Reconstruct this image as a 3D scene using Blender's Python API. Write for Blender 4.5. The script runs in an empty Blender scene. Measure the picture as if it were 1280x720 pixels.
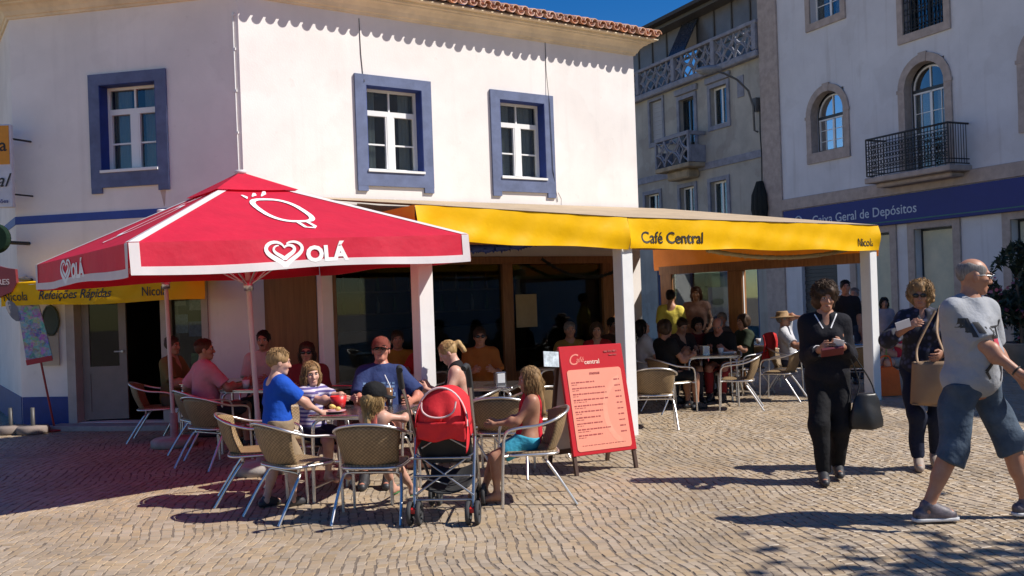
import bpy, bmesh, math, random
import numpy as np
from mathutils import Vector, Matrix
from mathutils.bvhtree import BVHTree

R = math.radians
random.seed(11)
rng = np.random.default_rng(11)
scene = bpy.context.scene
COL = scene.collection

# ------------------------------------------------------------------ camera, sky, sun, exposure
F_PX, CAM_H, HOR_Y = 1170.0, 1.55, 374.0
ROLL = math.atan(.035)
cam_data = bpy.data.cameras.new('camera')
cam_data.sensor_width = 36.0
cam_data.lens = F_PX / 1280.0 * 36.0
cam_data.shift_y = (HOR_Y - 360.0) / 1280.0
cam_data.clip_start, cam_data.clip_end = .05, 2000.0
cam = bpy.data.objects.new('camera', cam_data)
COL.objects.link(cam)
cam.matrix_world = (Matrix.Translation((0, 0, CAM_H)) @ Matrix.Rotation(R(90), 4, 'X') @ Matrix.Rotation(-ROLL, 4, 'Z'))
scene.camera = cam

SUN_EL = R(46.0)
SUN_AZ = math.atan2(.983, -.185)          # clockwise from +Y
world = bpy.data.worlds.new('World')
scene.world = world
world.use_nodes = True
wn = world.node_tree
sky = wn.nodes.new('ShaderNodeTexSky')
sky.sky_type = 'NISHITA'
sky.sun_disc = False
sky.sun_elevation = SUN_EL
sky.sun_rotation = SUN_AZ
sky.altitude = 1200.0
sky.air_density = 1.0
sky.dust_density = .15
sky.ozone_density = .8
skyhue = wn.nodes.new('ShaderNodeHueSaturation')      # the camera's strong blue
skyhue.inputs['Saturation'].default_value = 1.54
skyhue.inputs['Hue'].default_value = .512
wn.links.new(sky.outputs[0], skyhue.inputs['Color'])
wn.links.new(skyhue.outputs[0], wn.nodes['Background'].inputs[0])
wn.nodes['Background'].inputs[1].default_value = .086

sun_data = bpy.data.lights.new('sun', 'SUN')
sun_data.energy = 5.0
sun_data.angle = R(.53)
sun_data.color = (1.0, .95, .88)
sun = bpy.data.objects.new('sun', sun_data)
COL.objects.link(sun)
SUN_DIR = Vector((math.sin(SUN_AZ) * math.cos(SUN_EL), math.cos(SUN_AZ) * math.cos(SUN_EL), math.sin(SUN_EL)))
sun.rotation_euler = SUN_DIR.to_track_quat('Z', 'Y').to_euler()
sun.location = (30, -6, 30)

scene.view_settings.view_transform = 'Standard'
scene.view_settings.look = 'None'
scene.view_settings.exposure = .36
scene.view_settings.gamma = 1.0
scene.cycles.use_denoising = True
scene.cycles.max_bounces = 8
scene.cycles.diffuse_bounces = 3
scene.cycles.glossy_bounces = 3
scene.cycles.transparent_max_bounces = 10
scene.cycles.caustics_reflective = False
scene.cycles.caustics_refractive = False
scene.cycles.sample_clamp_indirect = 6.0

# ------------------------------------------------------------------ helpers
_c, _s = math.cos(ROLL), math.sin(ROLL)
def project(p):
    u = F_PX * p[0] / p[1]; v = F_PX * (p[2] - CAM_H) / p[1]
    return 640 + u * _c - v * _s, HOR_Y - (u * _s + v * _c)

def lin(r, g, b):
    f = lambda c: (c / 255 / 12.92) if c <= 10 else ((c / 255 + .055) / 1.055) ** 2.4
    return (f(r), f(g), f(b))

MATS = {}
def mat(name, col=(.5, .5, .5), rough=.6, metal=0.0, var=.12, vscale=6.0, bump=0.0, bscale=60.0, spec=.5, col2=None, trans=0.0,
        island=0.0, emit=None, stretch=None, detail=4.0, bdist=.004):
    """principled surface; colour drifts by noise (var / col2), fine relief by bump, optional translucent cloth"""
    if name in MATS: return MATS[name]
    m = bpy.data.materials.new(name); m.use_nodes = True
    nt = m.node_tree; N = nt.nodes; L = nt.links
    b = N['Principled BSDF']
    b.inputs['Roughness'].default_value = rough
    b.inputs['Metallic'].default_value = metal
    b.inputs['Specular IOR Level'].default_value = spec
    tc = N.new('ShaderNodeTexCoord')
    vec = tc.outputs['Object']
    if stretch:
        mp = N.new('ShaderNodeMapping'); mp.inputs['Scale'].default_value = stretch
        L.new(vec, mp.inputs[0]); vec = mp.outputs[0]
    nz = N.new('ShaderNodeTexNoise'); nz.inputs['Scale'].default_value = vscale; nz.inputs['Detail'].default_value = detail
    nz.inputs['Roughness'].default_value = .62
    L.new(vec, nz.inputs['Vector'])
    rp = N.new('ShaderNodeValToRGB')
    c = Vector(col); c2 = Vector(col2) if col2 else c * (1 - var)
    c1 = c if col2 else c * (1 + var * .6)
    rp.color_ramp.elements[0].position = .32; rp.color_ramp.elements[0].color = (*c2, 1)
    rp.color_ramp.elements[1].position = .68; rp.color_ramp.elements[1].color = (*c1, 1)
    L.new(nz.outputs['Fac'], rp.inputs[0])
    colour = rp.outputs[0]
    if island:
        gi = N.new('ShaderNodeNewGeometry'); oi = N.new('ShaderNodeObjectInfo')
        ad = N.new('ShaderNodeMath'); ad.operation = 'ADD'
        L.new(gi.outputs['Random Per Island'], ad.inputs[0]); L.new(oi.outputs['Random'], ad.inputs[1])
        fr = N.new('ShaderNodeMath'); fr.operation = 'FRACT'; L.new(ad.outputs[0], fr.inputs[0])
        hs = N.new('ShaderNodeHueSaturation')
        mr = N.new('ShaderNodeMapRange'); mr.inputs['To Min'].default_value = 1 - island; mr.inputs['To Max'].default_value = 1 + island
        L.new(fr.outputs[0], mr.inputs[0]); L.new(mr.outputs[0], hs.inputs['Value'])
        m2 = N.new('ShaderNodeMath'); m2.operation = 'MULTIPLY'; m2.inputs[1].default_value = 7.31
        f2 = N.new('ShaderNodeMath'); f2.operation = 'FRACT'
        L.new(fr.outputs[0], m2.inputs[0]); L.new(m2.outputs[0], f2.inputs[0])
        m3 = N.new('ShaderNodeMapRange'); m3.inputs['To Min'].default_value = .8; m3.inputs['To Max'].default_value = 1.12
        L.new(f2.outputs[0], m3.inputs[0]); L.new(m3.outputs[0], hs.inputs['Saturation'])
        L.new(colour, hs.inputs['Color']); colour = hs.outputs[0]
    L.new(colour, b.inputs['Base Color'])
    if bump:
        n2 = N.new('ShaderNodeTexNoise'); n2.inputs['Scale'].default_value = bscale; n2.inputs['Detail'].default_value = 5
        L.new(vec, n2.inputs['Vector'])
        bp = N.new('ShaderNodeBump'); bp.inputs['Strength'].default_value = bump; bp.inputs['Distance'].default_value = bdist
        L.new(n2.outputs['Fac'], bp.inputs['Height']); L.new(bp.outputs[0], b.inputs['Normal'])
    if trans:
        tr = N.new('ShaderNodeBsdfTranslucent'); mx = N.new('ShaderNodeMixShader'); mx.inputs[0].default_value = trans
        L.new(colour, tr.inputs[0])
        L.new(b.outputs[0], mx.inputs[1]); L.new(tr.outputs[0], mx.inputs[2]); L.new(mx.outputs[0], N['Material Output'].inputs[0])
    MATS[name] = m
    return m

def glass_mat(name, tint=(.9, .95, .95), refl=.12, dark=.75):
    """window pane: clear glass, mirror reflection rising at grazing angles"""
    if name in MATS: return MATS[name]
    m = bpy.data.materials.new(name); m.use_nodes = True
    N = m.node_tree.nodes; L = m.node_tree.links
    N.remove(N['Principled BSDF'])
    g = N.new('ShaderNodeBsdfGlossy'); g.inputs['Roughness'].default_value = .02; g.inputs['Color'].default_value = (.95, .97, 1, 1)
    t = N.new('ShaderNodeBsdfTransparent'); t.inputs['Color'].default_value = (*[x * dark for x in tint], 1)
    f = N.new('ShaderNodeFresnel'); f.inputs['IOR'].default_value = 1.45
    mr = N.new('ShaderNodeMapRange'); mr.inputs['From Min'].default_value = .03; mr.inputs['To Min'].default_value = refl; mr.inputs['To Max'].default_value = .7
    mx = N.new('ShaderNodeMixShader')
    L.new(f.outputs[0], mr.inputs[0]); L.new(mr.outputs[0], mx.inputs[0])
    L.new(t.outputs[0], mx.inputs[1]); L.new(g.outputs[0], mx.inputs[2]); L.new(mx.outputs[0], N['Material Output'].inputs[0])
    MATS[name] = m
    return m

def weave_mat(name, c1, c2, scale=70.0, bump=.8):
    """woven cane: over-under weave as relief and colour"""
    if name in MATS: return MATS[name]
    m = bpy.data.materials.new(name); m.use_nodes = True
    N = m.node_tree.nodes; L = m.node_tree.links; b = N['Principled BSDF']
    b.inputs['Roughness'].default_value = .5
    tc = N.new('ShaderNodeTexCoord')
    ck = N.new('ShaderNodeTexChecker'); ck.inputs['Scale'].default_value = scale
    L.new(tc.outputs['UV'], ck.inputs['Vector'])
    nz = N.new('ShaderNodeTexNoise'); nz.inputs['Scale'].default_value = 25; L.new(tc.outputs['Object'], nz.inputs['Vector'])
    ck.inputs['Color1'].default_value = (*c1, 1); ck.inputs['Color2'].default_value = (*c2, 1)
    mx = N.new('ShaderNodeMix'); mx.data_type = 'RGBA'; mx.blend_type = 'MULTIPLY'; mx.inputs['Factor'].default_value = .5
    L.new(ck.outputs['Color'], mx.inputs['A']); L.new(nz.outputs['Fac'], mx.inputs['B'])
    L.new(mx.outputs['Result'], b.inputs['Base Color'])
    bp = N.new('ShaderNodeBump'); bp.inputs['Strength'].default_value = bump; bp.inputs['Distance'].default_value = .004
    L.new(ck.outputs['Fac'], bp.inputs['Height']); L.new(bp.outputs[0], b.inputs['Normal'])
    MATS[name] = m
    return m

def wm(o):
    m = Matrix.Identity(4)
    while o is not None:
        m = o.matrix_basis @ m
        o = o.parent
    return m

def link_mesh(name, verts, faces, mats, parent=None, fm=None, smooth=False, uvs=None):
    me = bpy.data.meshes.new(name)
    if parent is not None:
        inv = wm(parent).inverted()
        if not isinstance(verts, np.ndarray): verts = np.array([tuple(v) for v in verts], float)
        A = np.array(inv)
        verts = verts @ A[:3, :3].T + A[:3, 3]
    if isinstance(verts, np.ndarray): verts = verts.tolist()
    if isinstance(faces, np.ndarray): faces = faces.tolist()
    me.from_pydata(verts, [], faces)
    for m in (mats if isinstance(mats, (list, tuple)) else [mats]): me.materials.append(m)
    if fm is not None: me.polygons.foreach_set('material_index', fm)
    if smooth is not False:
        if smooth is True: me.polygons.foreach_set('use_smooth', [True] * len(me.polygons))
        else: me.polygons.foreach_set('use_smooth', smooth)
    if uvs is not None:
        ul = me.uv_layers.new(name='UVMap')
        flat = []
        for f in faces:
            for i in f: flat += list(uvs[i])
        ul.data.foreach_set('uv', flat)
    me.update()
    o = bpy.data.objects.new(name, me)
    COL.objects.link(o)
    o.parent = parent
    return o

class MB:
    """collects boxes, tubes, prisms; build() links them as one mesh object"""
    def __init__(self, T=None):
        self.v = []; self.f = []; self.m = []; self.sm = []; self.T = T
    def add(self, vs, fs, mi=0, smooth=False, T=None):
        n = len(self.v)
        for p in vs:
            p = Vector(p)
            if T is not None: p = T @ p
            if self.T is not None: p = self.T @ p
            self.v.append(p)
        for f in fs:
            self.f.append([i + n for i in f]); self.m.append(mi); self.sm.append(smooth)
        return self
    def box(self, x0, x1, y0, y1, z0, z1, mi=0, bev=0.0, T=None):
        if bev <= 0:
            vs = [(x, y, z) for z in (z0, z1) for y in (y0, y1) for x in (x0, x1)]
            fs = [(0, 2, 3, 1), (4, 5, 7, 6), (0, 1, 5, 4), (2, 6, 7, 3), (0, 4, 6, 2), (1, 3, 7, 5)]
            return self.add(vs, fs, mi, False, T)
        bm = bmesh.new()
        bmesh.ops.create_cube(bm, size=1)
        for v in bm.verts:
            v.co = Vector(((x0 + x1) / 2 + v.co.x * (x1 - x0), (y0 + y1) / 2 + v.co.y * (y1 - y0), (z0 + z1) / 2 + v.co.z * (z1 - z0)))
        bmesh.ops.bevel(bm, geom=bm.edges[:], offset=bev, segments=1, affect='EDGES')
        bm.verts.index_update()
        self.add([v.co.copy() for v in bm.verts], [[v.index for v in f.verts] for f in bm.faces], mi, False, T)
        bm.free()
        return self
    def tube(self, path, r, n=8, mi=0, closed=False, caps=True, T=None, flat=1.0):
        pts = [Vector(p) for p in path]; N = len(pts)
        rs = r if isinstance(r, (list, tuple)) else [r] * N
        vs = []; fs = []; up = None
        for i, p in enumerate(pts):
            a = pts[(i - 1) % N] if (closed or i > 0) else pts[i]
            b = pts[(i + 1) % N] if (closed or i < N - 1) else pts[i]
            t = (b - a)
            if t.length < 1e-9: t = Vector((0, 0, 1))
            t.normalize()
            if up is None:
                up = Vector((0, 0, 1)) if abs(t.z) < .9 else Vector((1, 0, 0))
            up = up - t * up.dot(t)
            if up.length < 1e-6: up = t.orthogonal()
            up.normalize(); sd = t.cross(up)
            for k in range(n):
                ang = 2 * math.pi * k / n
                vs.append(p + up * math.cos(ang) * rs[i] * flat + sd * math.sin(ang) * rs[i])
        seg = N if closed else N - 1
        for i in range(seg):
            j = (i + 1) % N
            for k in range(n):
                k2 = (k + 1) % n
                fs.append((i * n + k, i * n + k2, j * n + k2, j * n + k))
        self.add(vs, fs, mi, True, T)
        if caps and not closed:
            self.add(vs[:n], [tuple(reversed(range(n)))], mi, False, T)
            self.add(vs[-n:], [tuple(range(n))], mi, False, T)
        return self
    def cyl(self, a, b, r, n=12, mi=0, T=None): return self.tube([a, b], r, n, mi, T=T)
    def prism(self, poly, y0, y1, mi=0, T=None):
        """polygon in x,z extruded along y"""
        n = len(poly)
        vs = [(x, y0, z) for x, z in poly] + [(x, y1, z) for x, z in poly]
        fs = [tuple(range(n)), tuple(reversed(range(n, 2 * n)))]
        fs += [(i, i + n, (i + 1) % n + n, (i + 1) % n) for i in range(n)]
        return self.add(vs, fs, mi, False, T)
    def ring(self, outer, inner, y0, y1, mi=0, closed=True, T=None):
        """band between two outlines of equal length (x,z), extruded along y"""
        n = len(outer)
        vs = [(x, y0, z) for x, z in outer] + [(x, y0, z) for x, z in inner] + [(x, y1, z) for x, z in outer] + [(x, y1, z) for x, z in inner]
        fs = []
        for i in range(n if closed else n - 1):
            j = (i + 1) % n
            fs += [(i, j, n + j, n + i), (2 * n + i, 3 * n + i, 3 * n + j, 2 * n + j), (i, 2 * n + i, 2 * n + j, j), (n + i, n + j, 3 * n + j, 3 * n + i)]
        if not closed:
            for i in (0, n - 1): fs.append((i, n + i, 3 * n + i, 2 * n + i))
        return self.add(vs, fs, mi, False, T)
    def lathe(self, prof, n=20, mi=0, T=None, smooth=True):
        vs = []; fs = []
        for r, z in prof:
            for k in range(n):
                a = 2 * math.pi * k / n
                vs.append((r * math.cos(a), r * math.sin(a), z))
        for i in range(len(prof) - 1):
            for k in range(n):
                k2 = (k + 1) % n
                fs.append((i * n + k, i * n + k2, (i + 1) * n + k2, (i + 1) * n + k))
        return self.add(vs, fs, mi, smooth, T)
    def ell(self, c, r, n=12, mi=0, T=None):
        prof = [(max(1e-4, math.sin(math.pi * i / 8)), -math.cos(math.pi * i / 8)) for i in range(9)]
        M = Matrix.Translation(c) @ Matrix.Diagonal((*r, 1))
        if T is not None: M = T @ M
        return self.lathe(prof, n, mi, M)
    def build(self, name, mats, parent=None):
        o = link_mesh(name, self.v, self.f, mats, parent, self.m, self.sm)
        return o

def tag(o, label=None, cat=None, group=None, kind=None):
    if label: o['label'] = label
    if cat: o['category'] = cat
    if group: o['group'] = group
    if kind: o['kind'] = kind
    return o
def thing(name, label, cat, loc=(0, 0, 0), rz=0.0, group=None):
    o = bpy.data.objects.new(name, None); COL.objects.link(o)
    o.empty_display_size = .1
    o.location = loc; o.rotation_euler = (0, 0, rz)
    return tag(o, label, cat, group)
def copy_tree(root, loc, rz, label, group=None, parent=None, scale=None):
    r = root.copy(); COL.objects.link(r); r.parent = parent
    if loc is not None: r.location = loc; r.rotation_euler = (0, 0, rz)
    if label: r['label'] = label
    if group: r['group'] = group
    for ch in list(root.children):
        c = ch.copy(); COL.objects.link(c); c.parent = r
        for g in list(ch.children):
            d = g.copy(); COL.objects.link(d); d.parent = c
    return r
def rz_of(fx, fy): return math.atan2(-fx, fy)

class Frame:
    """a facade: x along it (left to right seen from the street), y into the building, z up"""
    def __init__(self, o, ang):
        self.o = Vector((o[0], o[1], 0)); self.d = Vector((math.sin(ang), math.cos(ang), 0))
        self.n = Vector((-self.d.y, self.d.x, 0))
        self.T = Matrix(((self.d.x, self.n.x, 0, self.o.x), (self.d.y, self.n.y, 0, self.o.y), (0, 0, 1, 0), (0, 0, 0, 1)))
    def P(self, s, y, z): return self.T @ Vector((s, y, z))
    def face(self, s, y, z):
        """matrix for flat lettering: x right, y up, z out to the street"""
        p = self.P(s, y, z)
        return Matrix(((self.d.x, 0, -self.n.x, p.x), (self.d.y, 0, -self.n.y, p.y), (0, 1, 0, p.z), (0, 0, 0, 1)))

def text(body, M, size, m, parent, name='lettering', bold=0.0, align='LEFT', shear=0.0, sx=1.0, depth=.0015, bend=None):
    cu = bpy.data.curves.new(name, 'FONT'); cu.body = body; cu.size = size; cu.extrude = depth; cu.offset = bold * size
    cu.align_x = align; cu.shear = shear; cu.resolution_u = 3
    o = bpy.data.objects.new(name, cu); COL.objects.link(o)
    bpy.context.view_layer.update()
    me = bpy.data.meshes.new_from_object(o.evaluated_get(bpy.context.evaluated_depsgraph_get()))
    bpy.data.objects.remove(o); bpy.data.curves.remove(cu)
    vs = []
    for v in me.vertices:
        p = Vector((v.co.x * sx, v.co.y, v.co.z))
        vs.append(bend(p) if bend else M @ p)
    fs = [list(p.vertices) for p in me.polygons]
    bpy.data.meshes.remove(me)
    return link_mesh(name, vs, fs, m, parent)

def wall_sheet(mb, x0, x1, z0, z1, holes, depth=.25, y=0.0, mi=0, rmi=None):
    """wall face at y with rectangular holes whose reveals run `depth` inwards"""
    xs = sorted({x0, x1, *[h[0] for h in holes], *[h[1] for h in holes]})
    zs = sorted({z0, z1, *[h[2] for h in holes], *[h[3] for h in holes]})
    xs = [x for x in xs if x0 <= x <= x1]; zs = [z for z in zs if z0 <= z <= z1]
    for i in range(len(xs) - 1):
        for j in range(len(zs) - 1):
            cx, cz = (xs[i] + xs[i + 1]) / 2, (zs[j] + zs[j + 1]) / 2
            if any(h[0] < cx < h[1] and h[2] < cz < h[3] for h in holes): continue
            mb.add([(xs[i], y, zs[j]), (xs[i + 1], y, zs[j]), (xs[i + 1], y, zs[j + 1]), (xs[i], y, zs[j + 1])], [(0, 1, 2, 3)], mi)
    rm = mi if rmi is None else rmi
    for (a, b, c, d) in holes:
        e = y + depth
        mb.add([(a, y, c), (a, e, c), (a, e, d), (a, y, d)], [(0, 1, 2, 3)], rm)
        mb.add([(b, y, c), (b, y, d), (b, e, d), (b, e, c)], [(0, 1, 2, 3)], rm)
        mb.add([(a, y, d), (a, e, d), (b, e, d), (b, y, d)], [(0, 1, 2, 3)], rm)
        mb.add([(a, y, c), (b, y, c), (b, e, c), (a, e, c)], [(0, 1, 2, 3)], rm)

def sweep(path, prof, closed=False):
    """profile (out, z) along a 2-D path with mitred corners; outwards is to the right of travel"""
    n = len(path); P = [Vector((p[0], p[1])) for p in path]; vs = []; fs = []
    for i in range(n):
        t1 = (P[i] - P[i - 1]).normalized() if i > 0 else None
        t2 = (P[i + 1] - P[i]).normalized() if i < n - 1 else None
        n1 = Vector((t1.y, -t1.x)) if t1 else None; n2 = Vector((t2.y, -t2.x)) if t2 else None
        if n1 is None: nn = n2
        elif n2 is None: nn = n1
        else:
            nn = (n1 + n2).normalized(); nn = nn / max(.3, nn.dot(n1))
        for o, z in prof:
            q = P[i] + nn * o
            vs.append((q.x, q.y, z))
    m = len(prof)
    for i in range(n - 1):
        for k in range(m - 1):
            fs.append((i * m + k, (i + 1) * m + k, (i + 1) * m + k + 1, i * m + k + 1))
    return vs, fs
# ------------------------------------------------------------------ materials
M_stone = mat('limestone_sett', (.39, .297, .198), .5, var=.24, vscale=1.1, detail=9, bump=.25, bscale=90, island=.11, spec=.4)
M_sand = mat('joint_sand', (.18, .138, .10), .9, var=.3, vscale=20)
M_white = mat('cafe_render', (.83, .775, .735), .85, var=.10, vscale=.8, detail=9, bump=.5, bscale=45, bdist=.003)
def weather(m, patch=.06, streak=.10):
    """repainted patches and rain streaks on a render coat"""
    N = m.node_tree.nodes; L = m.node_tree.links; b = N['Principled BSDF']
    src = b.inputs['Base Color'].links[0].from_socket
    tc = N.new('ShaderNodeTexCoord')
    for sc, st, lo, hi, amt in ((.75, (1, 1, 1), .56, .585, patch), (1.0, (5.5, 5.5, .35), .56, .75, streak), (9.0, (1, 1, 1), .66, .74, .08)):
        mp = N.new('ShaderNodeMapping'); mp.inputs['Scale'].default_value = st; L.new(tc.outputs['Object'], mp.inputs[0])
        nz = N.new('ShaderNodeTexNoise'); nz.inputs['Scale'].default_value = sc; nz.inputs['Detail'].default_value = 6; L.new(mp.outputs[0], nz.inputs['Vector'])
        mr = N.new('ShaderNodeMapRange'); mr.inputs['From Min'].default_value = lo; mr.inputs['From Max'].default_value = hi; mr.inputs['To Min'].default_value = 0; mr.inputs['To Max'].default_value = amt
        L.new(nz.outputs['Fac'], mr.inputs[0])
        mx = N.new('ShaderNodeMix'); mx.data_type = 'RGBA'; mx.inputs['B'].default_value = (.26, .22, .19, 1)
        L.new(mr.outputs[0], mx.inputs['Factor']); L.new(src, mx.inputs['A']); src = mx.outputs['Result']
    L.new(src, b.inputs['Base Color'])
weather(M_white)
M_cornice = mat('cornice_cream', (.78, .65, .46), .8, var=.16, vscale=2.5, bump=.3, bscale=30)
M_navy = mat('navy_paint', (.015, .04, .21), .6, var=.2, vscale=5)
M_blueband = mat('band_blue', (.03, .07, .32), .6, var=.15, vscale=4)
M_surround = mat('surround_blue', (.115, .145, .255), .75, var=.22, vscale=5, bump=.3, bscale=40)
M_pvc = mat('white_joinery', (.80, .80, .78), .35, var=.03)
M_glass = glass_mat('window_glass', refl=.07)
M_bankglass = glass_mat('bank_glass', refl=.04)
M_shopglass = glass_mat('shop_glass', refl=.015, dark=.75)
M_curtain = mat('net_curtain', (.62, .62, .60), .9, var=.15, vscale=4, stretch=(14, 14, .6))
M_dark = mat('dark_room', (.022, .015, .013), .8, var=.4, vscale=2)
M_tile = mat('terracotta', (.50, .17, .075), .8, var=.1, col2=(.58, .44, .33), vscale=14, bump=.4, bscale=60, island=.22)
M_wood = mat('varnished_wood', (.34, .15, .055), .45, var=.3, vscale=5, stretch=(6, 6, .7), bump=.1)
M_woodpanel = mat('shutter_wood', (.40, .17, .06), .5, var=.2, vscale=3, stretch=(9, 9, .5))
M_postwhite = mat('post_white', (.80, .79, .77), .4, var=.05, vscale=5)
M_yellow = mat('yellow_pvc', (.92, .515, .003), .5, var=.05, vscale=3, trans=.16, spec=.2, bump=.22, bscale=9, bdist=.02)
M_beige = mat('awning_roof', (.46, .35, .23), .7, var=.14, vscale=2.5, bump=.25, bscale=8)
M_red = mat('umbrella_red', (.76, .018, .06), .62, var=.09, vscale=3, trans=.36, bump=.45, bscale=7, bdist=.02)
M_clothwhite = mat('umbrella_white', (.80, .78, .78), .7, var=.05, trans=.25)
weather(M_cornice, .12, .2)
M_ink = mat('print_black', (.02, .018, .018), .5, var=.1)
M_printwhite = mat('print_white', (.82, .80, .80), .6, var=.02)
M_alu = mat('aluminium', (.72, .70, .68), .36, metal=1.0, var=.06, vscale=20)
M_black = mat('black_plastic', (.018, .018, .02), .5, var=.2)
M_iron = mat('wrought_iron', (.02, .02, .022), .5, var=.2)
M_bank = mat('bank_render', (.66, .66, .69), .85, var=.10, vscale=.9, detail=9, bump=.3, bscale=40)
M_bankstone = mat('bank_stone', (.43, .355, .315), .75, var=.2, vscale=5, bump=.3, bscale=50)
M_midwall = mat('old_render', (.48, .455, .40), .85, var=.1, col2=(.35, .335, .30), vscale=1.3, bump=.5, bscale=20, detail=8)
weather(M_bank, .08, .22); weather(M_midwall, .3, .4)
M_midtrim = mat('old_trim', (.27, .28, .33), .8, var=.25, vscale=4, bump=.3)
M_signblue = mat('sign_blue', (.005, .018, .18), .55, var=.06)
M_signtext = mat('sign_letters', (.46, .54, .66), .5, var=.02)
M_concrete = mat('concrete', (.36, .33, .30), .9, var=.2, vscale=8, bump=.4)

# ------------------------------------------------------------------ ground and setts
E1 = Vector((math.cos(R(8)), math.sin(R(8)), 0)); E2 = Vector((-E1.y, E1.x, 0))
def ground_material():
    m = bpy.data.materials.new('far_setts'); m.use_nodes = True
    N = m.node_tree.nodes; L = m.node_tree.links; b = N['Principled BSDF']
    tc = N.new('ShaderNodeTexCoord')
    nz = N.new('ShaderNodeTexNoise'); nz.inputs['Scale'].default_value = .9; L.new(tc.outputs['Object'], nz.inputs['Vector'])
    mx = N.new('ShaderNodeMix'); mx.data_type = 'VECTOR'; mx.inputs['Factor'].default_value = .25
    L.new(tc.outputs['Object'], mx.inputs['A']); L.new(nz.outputs['Color'], mx.inputs['B'])
    br = N.new('ShaderNodeTexBrick'); br.inputs['Scale'].default_value = 5.0
    br.inputs['Color1'].default_value = (.39, .297, .198, 1); br.inputs['Color2'].default_value = (.335, .25, .16, 1)
    br.inputs['Mortar'].default_value = (.12, .085, .06, 1); br.inputs['Mortar Size'].default_value = .03
    L.new(mx.outputs['Result'], br.inputs['Vector'])
    L.new(br.outputs['Color'], b.inputs['Base Color']); b.inputs['Roughness'].default_value = .5
    bp = N.new('ShaderNodeBump'); bp.inputs['Strength'].default_value = .4; bp.inputs['Distance'].default_value = .01; bp.invert = True
    L.new(br.outputs['Fac'], bp.inputs['Height']); L.new(bp.outputs[0], b.inputs['Normal'])
    return m
ground = link_mesh('ground', [(-160, -60, -.014), (160, -60, -.014), (160, 220, -.014), (-160, 220, -.014)], [(0, 1, 2, 3)], ground_material())
tag(ground, 'pale limestone paved square reaching to the far buildings', kind='structure')

Y_NEAR, Y_FAR = 4.3, 17.0
def in_setts(x, y): return Y_NEAR < y < Y_FAR and abs(x) < .56 * y + .8
bed = link_mesh('sand_bed', [(-(.56 * Y_NEAR + .9), Y_NEAR - .1, -.004), (.56 * Y_NEAR + .9, Y_NEAR - .1, -.004), (.56 * Y_FAR + .9, Y_FAR + .1, -.004), (-(.56 * Y_FAR + .9), Y_FAR + .1, -.004)],
                [(0, 1, 2, 3)], M_sand)
tag(bed, 'dark sand showing in the joints between the setts', kind='structure')
pavement = bpy.data.objects.new('pavement', None); COL.objects.link(pavement)
tag(pavement, 'wavy courses of small beige limestone setts', kind='structure')

def warp(u, v):
    u2 = u + .042 * math.sin(2.9 * v + 1.7 * math.sin(u * .8 + .3 * v)) + .035 * math.sin(1.3 * v + 2.1 * math.sin(u * 1.9)) + .014 * math.sin(7.3 * v + 3 * math.sin(u * 1.1))
    v2 = v + .05 * math.sin(1.7 * u + .8 * math.sin(v * 1.3)) + .015 * math.sin(u * 5.3 + v)
    return E1 * u2 + E2 * v2
stones = []
u = -14.0
while u < 14.0:
    w = random.uniform(.052, .078)
    v = 2.0 + random.uniform(0, .1)
    while v < 20.0:
        l = random.uniform(.05, .1)
        c = warp(u + w / 2, v + l / 2)
        if in_setts(c.x, c.y):
            g = .0022 + random.uniform(0, .0034); gv = .0016 + random.uniform(0, .0026)
            du = max(-.009, min(.009, random.gauss(0, .0045)))
            cs = [warp(u + du + g, v + gv), warp(u + du + w - g, v + gv), warp(u + du + w - g, v + l - gv), warp(u + du + g, v + l - gv)]
            cs = [q + Vector((random.uniform(-.005, .005), random.uniform(-.005, .005), 0)) for q in cs]
            stones.append((c, cs, random.uniform(-.0025, .0012), (random.uniform(-.006, .006), random.uniform(-.006, .006))))
        v += l
    u += w
def stone_geo(cs, z, tilt, c):
    vs = []
    for k, (ins, dz) in enumerate(((.10, 0), (0, -.004), (0, -.02))):
        for q in cs:
            p = q.lerp(c, ins)
            vs.append((p.x, p.y, z + dz + (tilt[0] * (p.x - c.x) + tilt[1] * (p.y - c.y))))
    fs = [(0, 1, 2, 3)]
    for a, b in ((0, 4), (4, 8)):
        for i in range(4):
            j = (i + 1) % 4
            fs.append((a + i, b + i, b + j, a + j))
    return vs, fs
vis = []
for i, s in enumerate(stones):
    px, py = project((s[0].x, s[0].y, 0))
    if 4 < px < 1276 and py < 716: vis.append((s[0].y, i))
vis.sort()
near = {i for _, i in vis[:300]}
V = []; Fc = []
for i, (c, cs, z, tilt) in enumerate(stones):
    if i in near:
        vs, fs = stone_geo([q - c for q in cs], 0, tilt, Vector((0, 0, 0)))
        me = bpy.data.meshes.new('sett'); me.from_pydata(vs, [], fs); me.materials.append(M_stone); me.update()
        o = bpy.data.objects.new('sett', me); COL.objects.link(o); o.parent = pavement; o.location = (c.x, c.y, z)
    else:
        vs, fs = stone_geo(cs, z, tilt, c); n = len(V)
        V += vs; Fc += [[a + n for a in f] for f in fs]
so = link_mesh('setts', V, Fc, M_stone, pavement); so['kind'] = 'stuff'

# ------------------------------------------------------------------ cafe building
OA = Vector((-3.47, 12.3)); AA = R(56.3)
FA = Frame(OA, AA)
AB = R(101.3); dB = Vector((math.sin(AB), math.cos(AB))); OB = OA - dB * 3.43
FB = Frame(OB, AB)
AC = R(146.3); dC = Vector((math.sin(AC), math.cos(AC))); OC = OB - dC * 6.0
FC = Frame(OC, AC)
LA = 6.85
FD = Frame(FA.P(LA, 0, 0).to_2d(), AA - R(90))
WALL_TOP = 5.98
cafe = thing('cafe_building', 'white two-storey corner café with blue window surrounds and terracotta tile eaves', 'building', (OA.x, OA.y, 0))

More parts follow.
